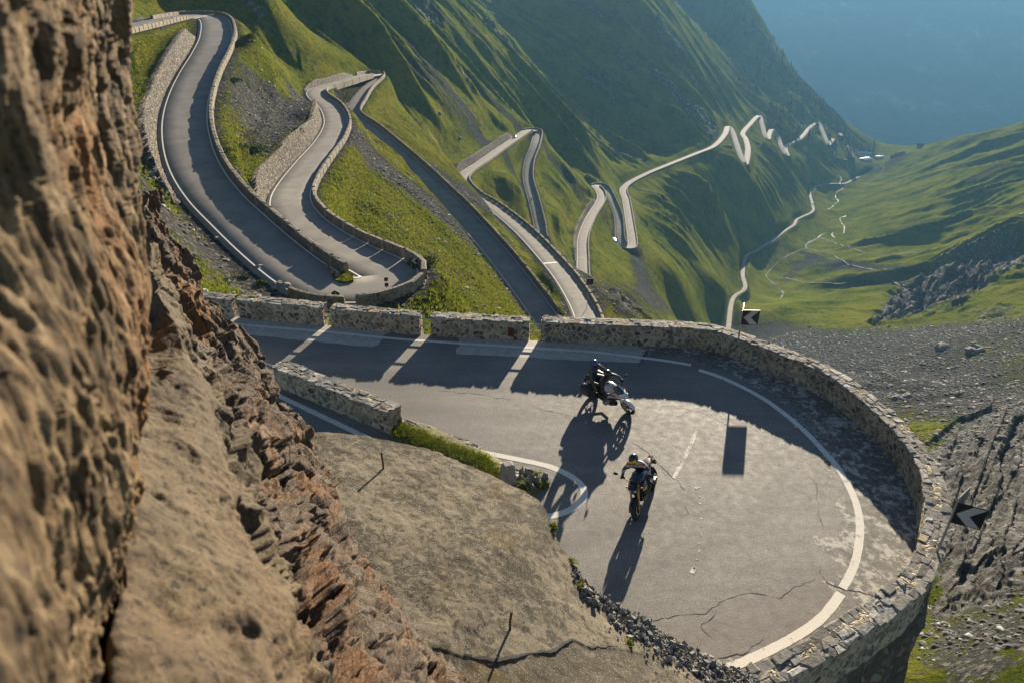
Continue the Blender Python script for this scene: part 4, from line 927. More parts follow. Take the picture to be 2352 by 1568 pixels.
# loose stones along the rim
mb = MB()
for k in range(2600):
    u = random.uniform(.62, .99); i = int(u*(nu-1)); j = int(abs(random.gauss(0, 10 if u < .7 else 20))); p = LED[i, min(j, nv-1)]; r = random.uniform(.008, .028) if random.random() < .95 else random.uniform(.03, .07)
    mb.box((p[0]+random.gauss(0, .03), p[1]+random.gauss(0, .03), p[2]+r*.3), (r, r*.8, r*.6), Euler((random.random()*3, random.random()*3, random.random()*3)).to_matrix(), r*.35)
o = mb.build("rim_rubble", MAT['boulder'], sm=False); tag(o, "dark broken rubble along the crumbling rim of the ledge", "rubble", kind='stuff')

# ------------------------------------------------------------------ foreground rock
def rock_sheet(name, rows, nu, nv, disp, mat, label, pct=75):
    G = sheet([[np.array(at_d(*p)) for p in r] for r in rows], nu, nv); N = normals(G)
    cdir = np.array([0, 0, CAMH])-G; fl = np.sign((N*cdir).sum(-1).mean()); N = N*fl
    D = disp(G, np.linspace(0, 1, nu)[:, None], np.linspace(0, 1, nv)[None]); D = D-np.percentile(D, pct); G = G+N*D[..., None]
    me = mesh_np(name, G.reshape(-1, 3), gridfaces(nu, nv)[:, ::1 if fl > 0 else -1]); smooth(me)
    o = link(name, me, MAT[mat]); return tag(o, label, "rock")
r1 = []
for y, e, de in [(-260,255,2.5),(0,268,2.5),(160,282,2.55),(330,302,2.6),(500,322,2.6),(620,334,2.5),(760,332,2.35),(900,318,2.2),(1050,300,2.1),(1200,282,2.0),(1350,264,1.9),(1500,247,1.8),(1640,232,1.7),(1800,215,1.6)]:
    r1.append([(-700,y,.40*de),(-300,y,.46*de),(0,y,.56*de),(e*.4,y,.66*de),(e*.75,y,.84*de),(e-12,y,de-.06),(e,y,de+.25)]+([(e-30,y,de+1.2),(e-160,y,de+3.)] if y < 560 else [(e+4,y,de+.9),(e+2,y,de+2.4)]))
def terr(n, k):
    t = n*k; f = np.floor(t); return (f+sstep(.55, .95, t-f))/k
def d1(G, u, v):
    x, y, z = G[..., 0], G[..., 1], G[..., 2]
    wv = fbm(x*2.3, y*2.3, z*1.2, 3)*.5; sc_ = np.clip(np.hypot(x, y)/2.2, .35, 1.)*(1-.6*sstep(.45, .62, v))
    n1 = fbm(x*4.5+wv, y*4.5, z*1.1+x*1.5, 4); n2 = fbm(x*11+wv, y*11+z, z*2.6, 4); n3 = fbm(x*26, y*26, z*7+x*4, 4)
    return .62*sc_*(terr(n1, 6)*.15+terr(n2, 5)*.07+terr(n3, 4)*.026+(ridged(x*6+y*4+wv, y*4-x*2, z*.55, 4)-.5)*.04-.03*sstep(.90, .985, 1-np.abs(fbm(x*7+z*2, y*7, z*1.3, 3))))
rock_sheet("ochre_cliff", r1, 760, 460, d1, 'rock_near', "blurred ochre rock face filling the left foreground", 84)
r2 = []
for y, l, dl, e, de in [(560,330,6.0,345,5.4),(640,322,5.6,352,5.2),(700,318,5.2,385,4.95),(760,315,4.8,420,4.7),(840,312,4.2,447,4.4),(920,306,3.7,485,4.1),(1000,298,3.25,520,3.8),(1090,290,2.9,548,3.5),(1180,280,2.6,566,3.25),(1290,268,2.35,604,3.0),(1400,255,2.15,645,2.75),(1500,243,2.0,678,2.6),(1600,232,1.9,712,2.45),(1800,205,1.75,780,2.25)]:
    m1, m2 = l+(e-l)*.35, l+(e-l)*.75
    r2.append([(l-70,y,dl+.45),(l-12,y,dl+.12),(l+12,y,dl*.985),(m1,y,dl+(de-dl)*.3-.05),(m2,y,dl+(de-dl)*.7-.06),(e-6,y,de-.02),(e+8,y,de+.25),(e+12,y,de+1.2)])
def d2(G, u, v):
    x, y, z = G[..., 0], G[..., 1], G[..., 2]; e = sstep(.52, .72, v)
    w1, w2, c = worley(x*3.6, y*1.8, z*3.6)
    pit = np.exp(-(((u-.60)/.035)**2+((v-.70)/.07)**2))*.34+np.exp(-(((u-.42)/.02)**2+((v-.66)/.05)**2))*.16+np.exp(-(((u-.97)/.012)**2+((v-.62)/.04)**2))*.08
    return fbm(x*1.6, y*1.6, z*1.6, 4)*.07+terr(fbm(x*4+z, y*3, z*4, 4), 5)*.05+e*((c-.5)*.15+(ridged(x*2.6, y*2, z*2.6, 3)-.5)*.15)+fbm(x*9, y*9, z*9, 4)*.016+(worley(x*13, y*8, z*13)[2]-.5)*.022*(.3+.7*e)-.03*sstep(.25, .5, fbm(x*5+2, y*5, z*5, 4))-pit
rock_sheet("rock_ledge", r2, 420, 260, d2, 'rock_ledge', "smooth sandy rock step running down beside the ochre rock face")
r3 = []
for y, l, dl, e, de in [(440,300,6.9,326,7.4),(520,312,6.7,356,7.9),(600,330,6.4,412,8.5),(680,350,6.1,458,9.2),(760,390,5.7,522,10.2),(820,420,5.5,566,10.8),(880,440,5.3,606,11.3),(935,462,5.1,624,11.9),(990,485,4.9,692,12.9),(1050,505,4.7,735,13.4),(1120,525,4.5,775,13.1),(1200,540,4.3,815,12.5),(1290,570,4.05,865,11.8),(1380,605,3.8,925,11.1),(1480,645,3.55,1000,10.4),(1568,680,3.3,1078,9.8),(1680,725,3.1,1180,9.2),(1820,790,2.95,1320,8.5)]:
    q = lambda f, b: (l+(e-l)*f, y, 1/((1-f)/dl+f/de)*(1-b))
    r3.append([(l-60,y,dl+.3),(l-20,y,dl+.15),q(.12,.0),q(.35,.01),q(.6,.015),q(.85,.01),(e,y,de),(e+14,y,de+.9),(e+10,y,de+2.4)])
def d3(G, u, v):
    x, y, z = G[..., 0], G[..., 1], G[..., 2]
    a, b, c_ = x*.86-z*.5, y, x*.5+z*.86
    U_ = u*11+0*v; V_ = v*5+0*u; wv = fbm(U_*.5, V_*.7, 1., 3)*.7
    w1, w2, c = worley(V_*1.5+wv+U_*.35, U_*.55, z*.3); q1, q2, cc = worley(V_*4.2+wv*1.5+U_*1.2, U_*1.5, z*.8); k1, k2, c4 = worley(V_*11+U_*3+wv*3, U_*4.5, z*2.)
    wgt = np.minimum(1, sstep(.02, .2, v)+.15)*(1-.55*sstep(.85, 1, v))
    return .85*wgt*((c-.5)*.36+(cc-.5)*.26+(c4-.5)*.10+(ridged(V_*1.6+U_*.5+wv, U_*.4, .5, 4)-.45)*.40+(ridged(V_*5+U_*1.6+wv*2, U_*1.3, 1.5, 3)-.45)*.13+fbm(a*7, b*4, c_*5, 4)*.05-.10*np.exp(-(w2-w1)*16))
rock_sheet("rock_outcrop", r3, 760, 520, d3, 'rock_dark', "rugged reddish brown rock outcrop dropping from the ledge to the lower lane", 86)
# ------------------------------------------------------------------ road signs
def chevron_sign(loc, yaw, board_z, size, label, second=None, post_top=None, group=None, flip=False, lean=0.0):
    t = empty("curve_sign", loc, (0, lean, yaw)); tag(t, label, "road sign", group)
    s = size; top = post_top or board_z+s*.55
    mb = MB(); mb.tube([(0, .05, -.9), (0, .05, top)], .03, 10); mb.build("post", MAT['galv'], t)
    mb = MB(); mb.box((s*.5+.0, 0, board_z), (s*.5, .012, s*.5)); bd_ = mb.build("board", MAT['signblack'], t, sm=False)
    f = -1 if not flip else 1
    def q(px, pz): return (s*px, pz*s)
    poly = [q(.06, .0), q(.52, .46), q(.96, .46), q(.50, .0), q(.96, -.46), q(.52, -.46)]
    mb = MB(); mb.prism([(x, z+board_z) for x, z in poly], f*.014, f*.02); mb.build("chevron", MAT['signwhite'], bd_, sm=False)
    if second is not None:
        a, dz = second; M = Matrix.Rotation(a, 3, 'Z'); mb = MB(); c = M @ Vector((s*.5, 0, 0)); mb.box((c.x, c.y+.06, board_z+dz), (s*.5, .012, s*.5), M)
        mb.build("back_board", MAT['signback'], t, sm=False)
    return t
p = at_z(2192, 1176, 2.2)
chevron_sign((p.x, p.y, 0), R(-24), 2.2, .60, "black curve sign with a white chevron standing outside the parapet at the right edge", (R(62), .12), 2.6)
p = at_z(1705, 729, 1.52)
chevron_sign((p.x, p.y, 0), R(-2), 1.52, .62, "black curve sign with a white chevron on the crest of the curved parapet", (R(72), .0), 1.78)
s0 = ROAD_S
def roadside(n, side, extra): 
    i = idx(nodei(*n)); q = road_at(np.array([ROAD_S[i]]), side*(3.05+extra))[0]; return q
q = np.array(at_z(945, 612, -10.4)); chevron_sign(tuple(q), R(-10), .55, .62, "small curve sign with a chevron outside the second hairpin beside the grass", None, 1.0)
q = np.array(at_z(772, 684, -10.7)); t = empty("curve_sign", tuple(q)); tag(t, "dark pentagon shaped sign back seen above the end of the second hairpin wall", "road sign")
mb = MB(); mb.tube([(0, 0, -1), (0, 0, .5)], .03, 8); mb.build("post", MAT['galv'], t)
mb = MB(); mb.prism([(-.33, .15), (.33, .15), (.33, .48), (0, .66), (-.33, .48)], -.015, .015); mb.build("board", MAT['signblack'], t, sm=False)
q = np.array(at_z(889, 668, -10.7)); t = empty("double_sign", tuple(q), (0, 0, .3)); tag(t, "post with two small dark plates standing at the second hairpin wall", "road sign")
mb = MB(); mb.tube([(0, 0, -1), (0, 0, 1.2)], .025, 8); mb.build("post", MAT['galv'], t)
for z in (.55, 1.05): mb = MB(); mb.box((0, -.04, z), (.16, .012, .16)); mb.build("plate", MAT['signblack'], t, sm=False)
q = np.array(at_z(1349, 690, -50.5)); t = empty("curve_sign", tuple(q), (0, 0, .15)); tag(t, "tall square dark sign beside the lane with the white stop bar", "road sign")
mb = MB(); mb.tube([(0, 0, -2), (0, 0, 4.6)], .07, 8); mb.build("post", MAT['galv'], t)
mb = MB(); mb.box((.3, -.1, 4.4), (.72, .03, .72)); b_ = mb.build("board", MAT['signblack'], t, sm=False)
mb = MB(); mb.box((.3, -.14, 4.4), (.30, .01, .22)); mb.build("emblem", plain("dull_red", (.10, .02, .015), .6), b_, sm=False)
# white stop bar on the lane
i = idx(nodei(1270, 605)); sb_ = ROAD_S[i]
V = np.concatenate([road_at(np.array([sb_-.5, sb_+.5]), 2.5, .05), road_at(np.array([sb_+.5, sb_-.5]), -1.2, .055)]); o = link("road_line", mesh_np("road_line", V, np.array([[0, 1, 2, 3]])), MAT['paint_far']); o['kind'] = 'structure'
# the little island of the second hairpin with three stone stubs
isl2 = [np.array(at_z(x, y, -10.68)) for x, y in [(762,634),(790,628),(812,637),(812,648),(790,653),(768,647)]]; c = sum(isl2)/len(isl2)
mb = MB(); n = len(isl2); V = [tuple(p) for p in isl2]+[tuple(p+np.array([0, 0, .22])) for p in isl2]+[tuple(c+(p-c)*.75+np.array([0, 0, .2])) for p in isl2]+[tuple(c+np.array([0, 0, .25]))]
mb.add(V, [(k*n+i, k*n+(i+1) % n, (k+1)*n+(i+1) % n, (k+1)*n+i) for k in range(2) for i in range(n)]+[(2*n+i, 2*n+(i+1) % n, 3*n) for i in range(n)])
o = mb.build("traffic_island", MAT['terrain'], sm=False); tag(o, "small kerbed teardrop island inside the second hairpin", "island", kind='structure')
for k, (x, y) in enumerate([(752,622),(765,634),(776,641)]):
    q = np.array(at_z(x, y, -10.75)); mb = MB(); V = []
    for z, a, b in [(-.2, .2, .16), (.35, .18, .14), (.6, .13, .1)]: V += [(-a, -b, z), (a, -b, z), (a, b, z), (-a, b, z)]
    mb.add(V, [(i*4+j, i*4+(j+1) % 4, (i+1)*4+(j+1) % 4, (i+1)*4+j) for i in range(2) for j in range(4)]+[(8, 9, 10, 11)]); o = mb.build("stone_post", MAT['wallfar'], sm=False, loc=tuple(q)); tag(o, "short stone post at the tip of the second hairpin island", "post", "stone posts on the second hairpin island")

# ------------------------------------------------------------------ motorcycles
M = {k: v for k, v in dict(
    white=plain("white_paint", (.62, .61, .60), .3, 0, .06, spec=.5), blackp=plain("black_gloss_paint", (.012, .013, .016), .22, 0, .2, spec=.5), redp=plain("red_paint", (.45, .02, .015), .3, 0, .1),
    bluep=plain("dark_blue_paint", (.02, .045, .09), .25, 0, .2, spec=.6), gold=plain("gold_fork", (.40, .25, .06), .35, .5, .1), yellow=plain("yellow_paint", (.65, .40, .02), .4, 0, .1), orange=plain("orange_lens", (.75, .22, .02), .3),
    disc=plain("brake_disc_steel", (.42, .42, .43), .3, .9, .1), seat=plain("seat_vinyl", (.016, .016, .017), .6), case=plain("pannier_black", (.02, .021, .022), .4, 0, .2), plate=plain("licence_white", (.6, .6, .58), .5),
    glass=plain("smoked_screen", (.02, .03, .035), .06, 0, .1, spec=.8), lens=plain("headlight_lens", (.5, .52, .55), .08, .3, .1), hblue=plain("helmet_blue", (.02, .055, .16), .18, 0, .2, spec=.6), hblack=plain("helmet_black", (.012, .012, .013), .25, 0, .2, spec=.6),
    visory=plain("yellow_visor", (.75, .50, .02), .1, .35, .15, spec=.9), visord=plain("dark_visor", (.015, .017, .02), .06, 0, .1, spec=.9), glove=plain("leather_glove", (.02, .019, .018), .6), boot=plain("leather_boot", (.016, .015, .015), .5), skin=plain("skin", (.45, .27, .19), .5, 0, .1)).items()}
def arcpts(cx, cz, r, a0, a1, n, y=0): return [(cx+r*math.cos(R(a0+(a1-a0)*i/(n-1))), y, cz+r*math.sin(R(a0+(a1-a0)*i/(n-1)))) for i in range(n)]
def wheel(root, name, x, w, r=.305, disc=True, accent=None):
    t = empty(name, (x, 0, r)); t.parent = root
    mb = MB(); k = 10; prof = [(r-.075+.075*math.sin(math.pi*i/(k-1))**.8, -w/2+w*i/(k-1)) for i in range(k)]+[(r-.085, w*.42), (r-.085, -w*.42)]
    mb.lathe(prof, axis='y', n=40, closed=True); mb.build("tyre", MAT['tyre'], t)
    mb = MB(); rr = r-.078; mb.lathe([(rr, -w*.42), (rr+.006, -w*.40), (rr-.02, -w*.2), (rr-.02, w*.2), (rr+.006, w*.40), (rr, w*.42), (rr-.035, w*.18), (rr-.035, -w*.18)], axis='y', n=36, closed=True)
    mb.lathe([(.0, -w*.35), (.045, -w*.35), (.045, w*.35), (.0, w*.35)], axis='y', n=16)
    for k in range(5):
        for da in (-.16, .16):
            a = 2*math.pi*k/5+da; mb.tube([(.04*math.cos(a-da), 0, .04*math.sin(a-da)), (.14*math.cos(a), 0, .14*math.sin(a)), ((rr-.025)*math.cos(a+da*.3), 0, (rr-.025)*math.sin(a+da*.3))], .013, 6)
    mb.build("rim", accent or MAT['black'], t)
    if disc:
        for y in ((-w*.62, w*.62) if name == 'front_wheel' else (w*.55,)):
            mb = MB(); rd = .155 if name == 'front_wheel' else .12; mb.lathe([(rd, y-.003), (rd, y+.003), (rd-.05, y+.003), (rd-.05, y-.003)], axis='y', n=32, closed=True); mb.build("brake_disc", M['disc'], t)
    return t
def shell(secs_top, mat, name, root, th=.012):
    mb = MB(); mb.loft(secs_top, 18, 2.4); return mb.build(name, mat, root)
def motorcycle(kind, loc, yaw, lean, label):
    root = empty("motorcycle", loc); root.rotation_euler = (Matrix.Rotation(yaw, 3, 'Z') @ Matrix.Rotation(lean, 3, 'X')).to_euler()
    tag(root, label, "motorcycle")
    tour = kind == 'tour'; ax_f, ax_r = .78, -.72; r = .305
    wheel(root, "front_wheel", ax_f, .12, r, True, None if tour else MAT['black']); wheel(root, "rear_wheel", ax_r, .18, r)
    top = Vector((.50, 0, .93)); bot = Vector((ax_f, 0, r))
    for y in (-.105, .105):
        mb = MB(); up = Vector((0, y, 0)); mid_ = bot.lerp(top, .45)
        mb.tube([bot+up, mid_+up], .028, 10); mb.build("fork_leg", M['gold'] if not tour else MAT['alu'], root)
        mb = MB(); mb.tube([mid_+up, top+up], .034, 10); mb.tube([bot+up+Vector((-.06, 0, .03)), bot+up+Vector((-.02, 0, .12))], .025, 8); mb.build("fork_tube", M['gold'] if not tour else MAT['steel'], root)
    mb = MB(); n = 9
    for i in range(n-1): pass
    V = []
    for i in range(n):
        a = R(20+ (150-20)*i/(n-1)); rr = r+.022
        for (yy, k) in ((-.075, .93), (-.05, 1.0), (0, 1.02), (.05, 1.0), (.075, .93)): V.append((ax_f+rr*k*math.cos(a), yy, r+rr*k*math.sin(a)))
    mb.add(V, [tuple(f) for f in gridfaces(n, 5)]); mb.build("front_mudguard", M['white'] if tour else M['blackp'], root)
    mb = MB(); mb.loft([(-.34, 0, .83, .10, .05), (-.24, 0, .86, .15, .08), (-.08, 0, .90, .19, .12), (.10, 0, .93, .20, .14), (.26, 0, .92, .18, .13), (.38, 0, .88, .12, .09)], 20, 2.3); tk = mb.build("fuel_tank", M['white'] if tour else M['bluep'], root)
    mb = MB(); mb.lathe([(.0, .012), (.04, .012), (.045, .0)], (.06, 0, 1.068), n=18); mb.build("filler_cap", M['blackp'], tk)
    mb = MB(); mb.loft([(-.78, 0, .90, .06, .03), (-.66, 0, .90, .12, .05), (-.50, 0, .875, .15, .055), (-.30, 0, .825, .14, .05), (-.16, 0, .82, .10, .05)], 16, 2.6); mb.build("seat", M['seat'], root)
    mb = MB(); mb.loft([(-.95, 0, .86, .05, .03), (-.80, 0, .83, .10, .06), (-.55, 0, .79, .12, .06), (-.30, 0, .75, .12, .06)], 14, 2.6); mb.build("tail", M['blackp'], root)
    mb = MB(); mb.box((-.97, 0, .85), (.012, .06, .025)); mb.build("tail_light", M['redp'], root, sm=False)
    mb = MB(); mb.box((-1.04, 0, .62), (.008, .09, .09), Matrix.Rotation(.3, 3, 'Y')); mb.tube([(-.9, 0, .80), (-1.03, 0, .68)], .02, 6); mb.build("number_plate_holder", MAT['black'], root, sm=False)
    # engine and frame
    mb = MB(); mb.loft([(-.26, 0, .50, .15, .13), (-.10, 0, .47, .19, .17), (.10, 0, .47, .20, .17), (.28, 0, .50, .17, .14)], 14, 4.0)
    if tour: mb.lathe([(.0, -.40), (.09, -.40), (.115, -.33), (.11, -.18), (.11, .18), (.115, .33), (.09, .40), (.0, .40)], (.12, 0, .46), 'y', 16)
    for k in range(5): mb.box((.20, 0, .50+.045*k), (.15, .17, .008))
    mb.build("engine", MAT['alu'] if tour else MAT['black'], root)
    mb = MB()
    for y in (-.13, .13):
        mb.tube([(.48, y*.4, .88), (.30, y, .74), (-.10, y*1.1, .64), (-.26, y*1.05, .44)], .028, 8); mb.tube([(-.10, y, .64), (-.62, y*.8, .80), (-.85, y*.5, .83)], .018, 8)
        mb.tube([(-.24, y*.9, .40), (-.50, y, .34), (ax_r, y*.95, r)], .032, 8)
    mb.build("frame", MAT['black'] if tour else MAT['alu'], root)
    mb = MB(); sg = -1; mb.tube([(.26, sg*.10, .40), (.20, sg*.14, .22), (-.10, sg*.16, .20), (-.34, sg*.17, .26)], .024, 8); mb.loft([(-.78, sg*.25, .42, .055, .065), (-.60, sg*.24, .37, .065, .075), (-.42, sg*.21, .31, .05, .055), (-.34, sg*.18, .27, .03, .03)], 12, 2.2); mb.build("exhaust", MAT['steel'], root)
    mb = MB(); h = 1.0 if tour else 1.02
    mb.tube([(.34, .40, h+.015), (.42, .30, h+.03), (.49, .12, h), (.50, 0, h-.015), (.49, -.12, h), (.42, -.30, h+.03), (.34, -.40, h+.015)], .014, 8); mb.box((.47, 0, .965), (.05, .13, .025)); hb = mb.build("handlebar", MAT['black'], root)
    for y in (-1, 1):
        mb = MB(); mb.tube([(.34, y*.40, h+.015), (.365, y*.33, h+.022)], .02, 10); mb.tube([(.42, y*.37, h+.03), (.44, y*.26, h+.035)], .006, 6); mb.build("grip", MAT['tyre'], hb)
        mb = MB(); mb.tube([(.40, y*.27, h+.03), (.42, y*.40, h+.13), (.44, y*.47, h+.17)], .008, 6); mb.sphere((.45, y*.50, h+.19), (.02, .075, .048), 14, 8); mb.build("mirror", MAT['black'], root)
        mb = MB(); mb.tube([(-.18, y*.14, .36), (-.18, y*.27, .35)], .013, 8); mb.build("footpeg", MAT['steel'], root)
        mb = MB(); mb.sphere((.56, y*.21, .86), (.03, .035, .02), 10, 6); mb.build("indicator", M['orange'], root)
    if tour:
        mb = MB(); mb.loft([(.10, 0, .60, .22, .20), (.26, 0, .70, .25, .22), (.46, 0, .80, .22, .17), (.64, 0, .86, .17, .11), (.80, 0, .84, .09, .06), (.86, 0, .81, .04, .03)], 22, 2.6); fa = mb.build("fairing", M['white'], root)
        for y in (-1, 1):
            mb = MB(); mb.add([(.12, y*.225, .56), (.30, y*.262, .52), (.52, y*.232, .70), (.70, y*.165, .80), (.46, y*.235, .78), (.26, y*.262, .70)], [(0, 1, 2, 3, 4, 5)]); mb.build("black_panel", M['blackp'], fa, sm=False)
            mb = MB(); mb.add([(.22, y*.263, .80), (.46, y*.24, .86), (.60, y*.19, .90), (.44, y*.237, .905), (.24, y*.25, .86)], [(0, 1, 2, 3, 4)]); mb.build("red_stripe", M['redp'], fa, sm=False)
            mb = MB(); mb.loft([(.04, y*.15, .34, .08, .07), (.20, y*.17, .32, .10, .09), (.42, y*.13, .40, .06, .10)], 12, 3); mb.build("belly_panel", M['blackp'], root)
            mb = MB(); mb.sphere((.76, y*.085, .86), (.06, .06, .035), 14, 8); mb.build("headlight", M['lens'], root)
            mb = MB(); mb.loft([(-.90, y*.36, .62, .09, .14), (-.84, y*.37, .62, .13, .20), (-.55, y*.36, .62, .13, .21), (-.38, y*.34, .60, .10, .17), (-.34, y*.33, .60, .06, .12)], 16, 5); pc = mb.build("pannier", M['case'], root)
            mb = MB(); mb.box((-.62, y*.497, .64), (.14, .004, .012)); mb.build("reflector_strip", MAT['alu'], pc, sm=False)
        mb = MB(); V = []
        for i in range(6):
            q = i/5; z = .93+.26*q; x = .72-.26*q
            for j in range(7): a = (j-3)/3; V.append((x-.09*a*a, a*(.17-.05*q), z-.03*a*a))
        mb.add(V, [tuple(f) for f in gridfaces(6, 7)]); mb.build("windscreen", M['glass'], root)
    else:
        mb = MB(); mb.loft([(.52, 0, .86, .13, .10), (.62, 0, .85, .13, .10), (.70, 0, .82, .10, .07), (.73, 0, .80, .05, .03)], 16, 2.6); mb.build("nose_cowl", M['blackp'], root)
        for y in (-1, 1):
            mb = MB(); mb.sphere((.69, y*.06, .83), (.045, .05, .035), 14, 8); mb.build("headlight", M['lens'], root)
            mb = MB(); mb.loft([(.10, y*.19, .74, .03, .09), (.30, y*.22, .74, .04, .12), (.50, y*.20, .76, .02, .07)], 12, 2.4); mb.build("side_panel", M['bluep'], root)
            mb = MB(); mb.add([(.32, y*.263, .70), (.50, y*.226, .72), (.50, y*.226, .78), (.34, y*.263, .80)], [(0, 1, 2, 3)]); mb.build("yellow_flash", M['yellow'], root, sm=False)
        mb = MB(); mb.loft([(.08, 0, .30, .12, .06), (.26, 0, .30, .15, .09), (.44, 0, .42, .12, .10)], 12, 3); mb.build("belly_pan", M['blackp'], root)
        mb = MB(); mb.loft([(.34, 0, .62, .13, .16), (.42, 0, .62, .14, .17)], 12, 5); mb.build("radiator", MAT['black'], root)
    return root

def jacket(name, zones):
    """procedural riding suit: zones = [(z0, z1, |y|0, |y|1, x0, colour)] in the person's own space"""
    t = NT(name); g = t.new('ShaderNodeTexCoord'); sp = t.new('ShaderNodeSeparateXYZ'); t.l.new(g.outputs['Object'], sp.inputs[0]); n = t.noise(g.outputs['Object'], 14., 5)
    c = t.ramp(n, (.35, (.010, .010, .012)), (.65, (.028, .028, .03))); ay = t.math('ABSOLUTE', sp.outputs[1])
    for z0, z1, y0, y1, x0, x1, col in zones:
        f = None
        for v, a, b in ((sp.outputs[2], z0, z1), (ay, y0, y1), (sp.outputs[0], x0, x1)):
            q = t.math('MULTIPLY', t.math('GREATER_THAN', v, a), t.math('LESS_THAN', v, b)); f = q if f is None else t.math('MULTIPLY', f, q)
        c = t.mix(f, c, col)
    return t.done(c, .55, t.bump(n, .4, .01), 0, .4)
def person(root_like, pose, suit, helmet, visor, label, vis_open=False):
    """pose: dict of joints in the motorcycle's own space"""
    me = bpy.data.meshes.new("person"); V = []; E = []; Rd = []
    def v(p, r): V.append(tuple(p)); Rd.append(r); return len(V)-1
    P = {k: Vector(q) for k, q in pose.items() if k != 'grip'}
    hip = v(P['hip'], (.155, .12)); waist = v(P['hip'].lerp(P['chest'], .5)+Vector((-.03, 0, 0)), (.15, .115)); ch = v(P['chest'], (.18, .13)); up = v(P['chest'].lerp(P['neck'], .6), (.135, .10)); nk = v(P['neck'], (.06, .06)); hd = v(P['head'], (.085, .10)); ht = v(P['head']+Vector((.0, 0, .07)), (.07, .08))
    E += [(hip, waist), (waist, ch), (ch, up), (up, nk), (nk, hd), (hd, ht)]
    for s in ('l', 'r'):
        sg = 1 if s == 'l' else -1
        sh = v(P['chest'].lerp(P['neck'], .45)+Vector((0, sg*.19, -.01)), (.085, .08)); el = v(P['elbow_'+s], (.056, .055)); wr = v(P['hand_'+s].lerp(P['elbow_'+s], .22), (.042, .04)); hn = v(P['hand_'+s], (.035, .03))
        E += [(up, sh), (sh, el), (el, wr), (wr, hn)]
        th_ = v(P['hip'].lerp(P['knee_'+s], .18)+Vector((0, sg*.03, 0)), (.105, .10)); kn = v(P['knee_'+s], (.072, .07)); an = v(P['foot_'+s]+Vector((-.03, 0, .07)), (.05, .05)); ft = v(P['foot_'+s], (.05, .045)); to = v(P['foot_'+s]+Vector((.13, 0, -.015)), (.042, .03))
        E += [(hip, th_), (th_, kn), (kn, an), (an, ft), (ft, to)]
    me.from_pydata(V, E, []); o = link("person", me); o.matrix_world = root_like.matrix_basis.copy()
    m = o.modifiers.new("skin", 'SKIN'); m.use_smooth_shade = True
    for i, sv in enumerate(me.skin_vertices[0].data): sv.radius = Rd[i]; sv.use_root = (i == hip)
    o.modifiers.new("sub", 'SUBSURF').render_levels = 2; o.modifiers["sub"].levels = 1
    me.materials.append(suit); tag(o, label, "person")
    f = (Vector((1, 0, -.18))).normalized()
    hc = P['head']+Vector((.01, 0, .035)); Mh = Matrix.Rotation(R(14), 3, 'Y') @ Matrix.Rotation(R(pose_turn.get(label, 0)), 3, 'Z')
    mb = MB(); mb.sphere(hc, (.152, .125, .145), 24, 16, Mh); mb.sphere(hc+Mh @ Vector((.06, 0, -.075)), (.095, .085, .07), 18, 10, Mh)
    he = mb.build("helmet", helmet, o)
    mb = MB(); VV = []
    for i in range(7):
        ph = R(-26+ 46*i/6)
        for j in range(13):
            a = R(-68+136*j/12); VV.append(hc+Mh @ Vector((.158*math.cos(ph)*math.cos(a), .131*math.cos(ph)*math.sin(a), .150*math.sin(ph)+.0)))
    mb.add(VV, [tuple(q) for q in gridfaces(7, 13)]); mb.build("visor", visor, he)
    for s in ('l', 'r'):
        sg = 1 if s == 'l' else -1; H = P['hand_'+s]; mb = MB(); mb.sphere(H+Vector((-.015, 0, .012)), (.055, .048, .026), 12, 8)
        if pose.get('grip', True):
            for k in range(4):
                yy = -.036+.024*k; L = [.064, .072, .068, .055][k if sg < 0 else 3-k]; c = H+Vector((.02, yy, .012))
                mb.tube([c, c+Vector((L*.45, 0, .006)), c+Vector((L*.62, 0, -.022)), c+Vector((L*.35, 0, -.045)), c+Vector((L*.05, 0, -.04))], [.0105, .0105, .010, .0095, .008], 8)
            mb.tube([H+Vector((-.01, -sg*.045, .0)), H+Vector((.015, -sg*.058, -.025)), H+Vector((.035, -sg*.05, -.038))], [.012, .0115, .009], 8)
        else:
            for k in range(4):
                zz = -.036+.024*k; c = H+Vector((.04, -sg*.01, zz)); mb.tube([c, c+Vector((.035, -sg*.018, 0)), c+Vector((.05, -sg*.045, 0)), c+Vector((.04, -sg*.065, 0))], [.0105, .010, .0095, .008], 8)
            mb.tube([H+Vector((0, 0, .035)), H+Vector((.03, -sg*.02, .055)), H+Vector((.045, -sg*.04, .06))], [.012, .011, .009], 8)
        mb.build("glove", M['glove'], o)
        F_ = P['foot_'+s]; mb = MB(); mb.loft([(F_.x-.09, F_.y, F_.z-.005, .04, .05), (F_.x-.02, F_.y, F_.z+.01, .048, .065), (F_.x+.10, F_.y, F_.z-.02, .05, .042), (F_.x+.19, F_.y, F_.z-.03, .035, .025)], 14, 2.6); mb.tube([(F_.x-.04, F_.y, F_.z), (F_.x-.05+.04, F_.y, F_.z+.22)], [.058, .066], 12); mb.build("boot", M['boot'], o)
    return o
pose_turn = {}
hA = Vector((1.03, -1.15)).normalized(); cA = Vector((3.43, 19.60))
bkA = motorcycle('tour', (cA.x, cA.y, -.006), math.atan2(hA.y, hA.x), R(19), "white black and red touring motorcycle with side cases leaning in the wall shadow")
hB = Vector((-.45, -.89)).normalized(); cB = Vector((3.80, 14.72))
bkB = motorcycle('naked', (cB.x, cB.y, -.006), math.atan2(hB.y, hB.x), R(17), "dark unfaired motorcycle with gold fork leaning in the sunlight")
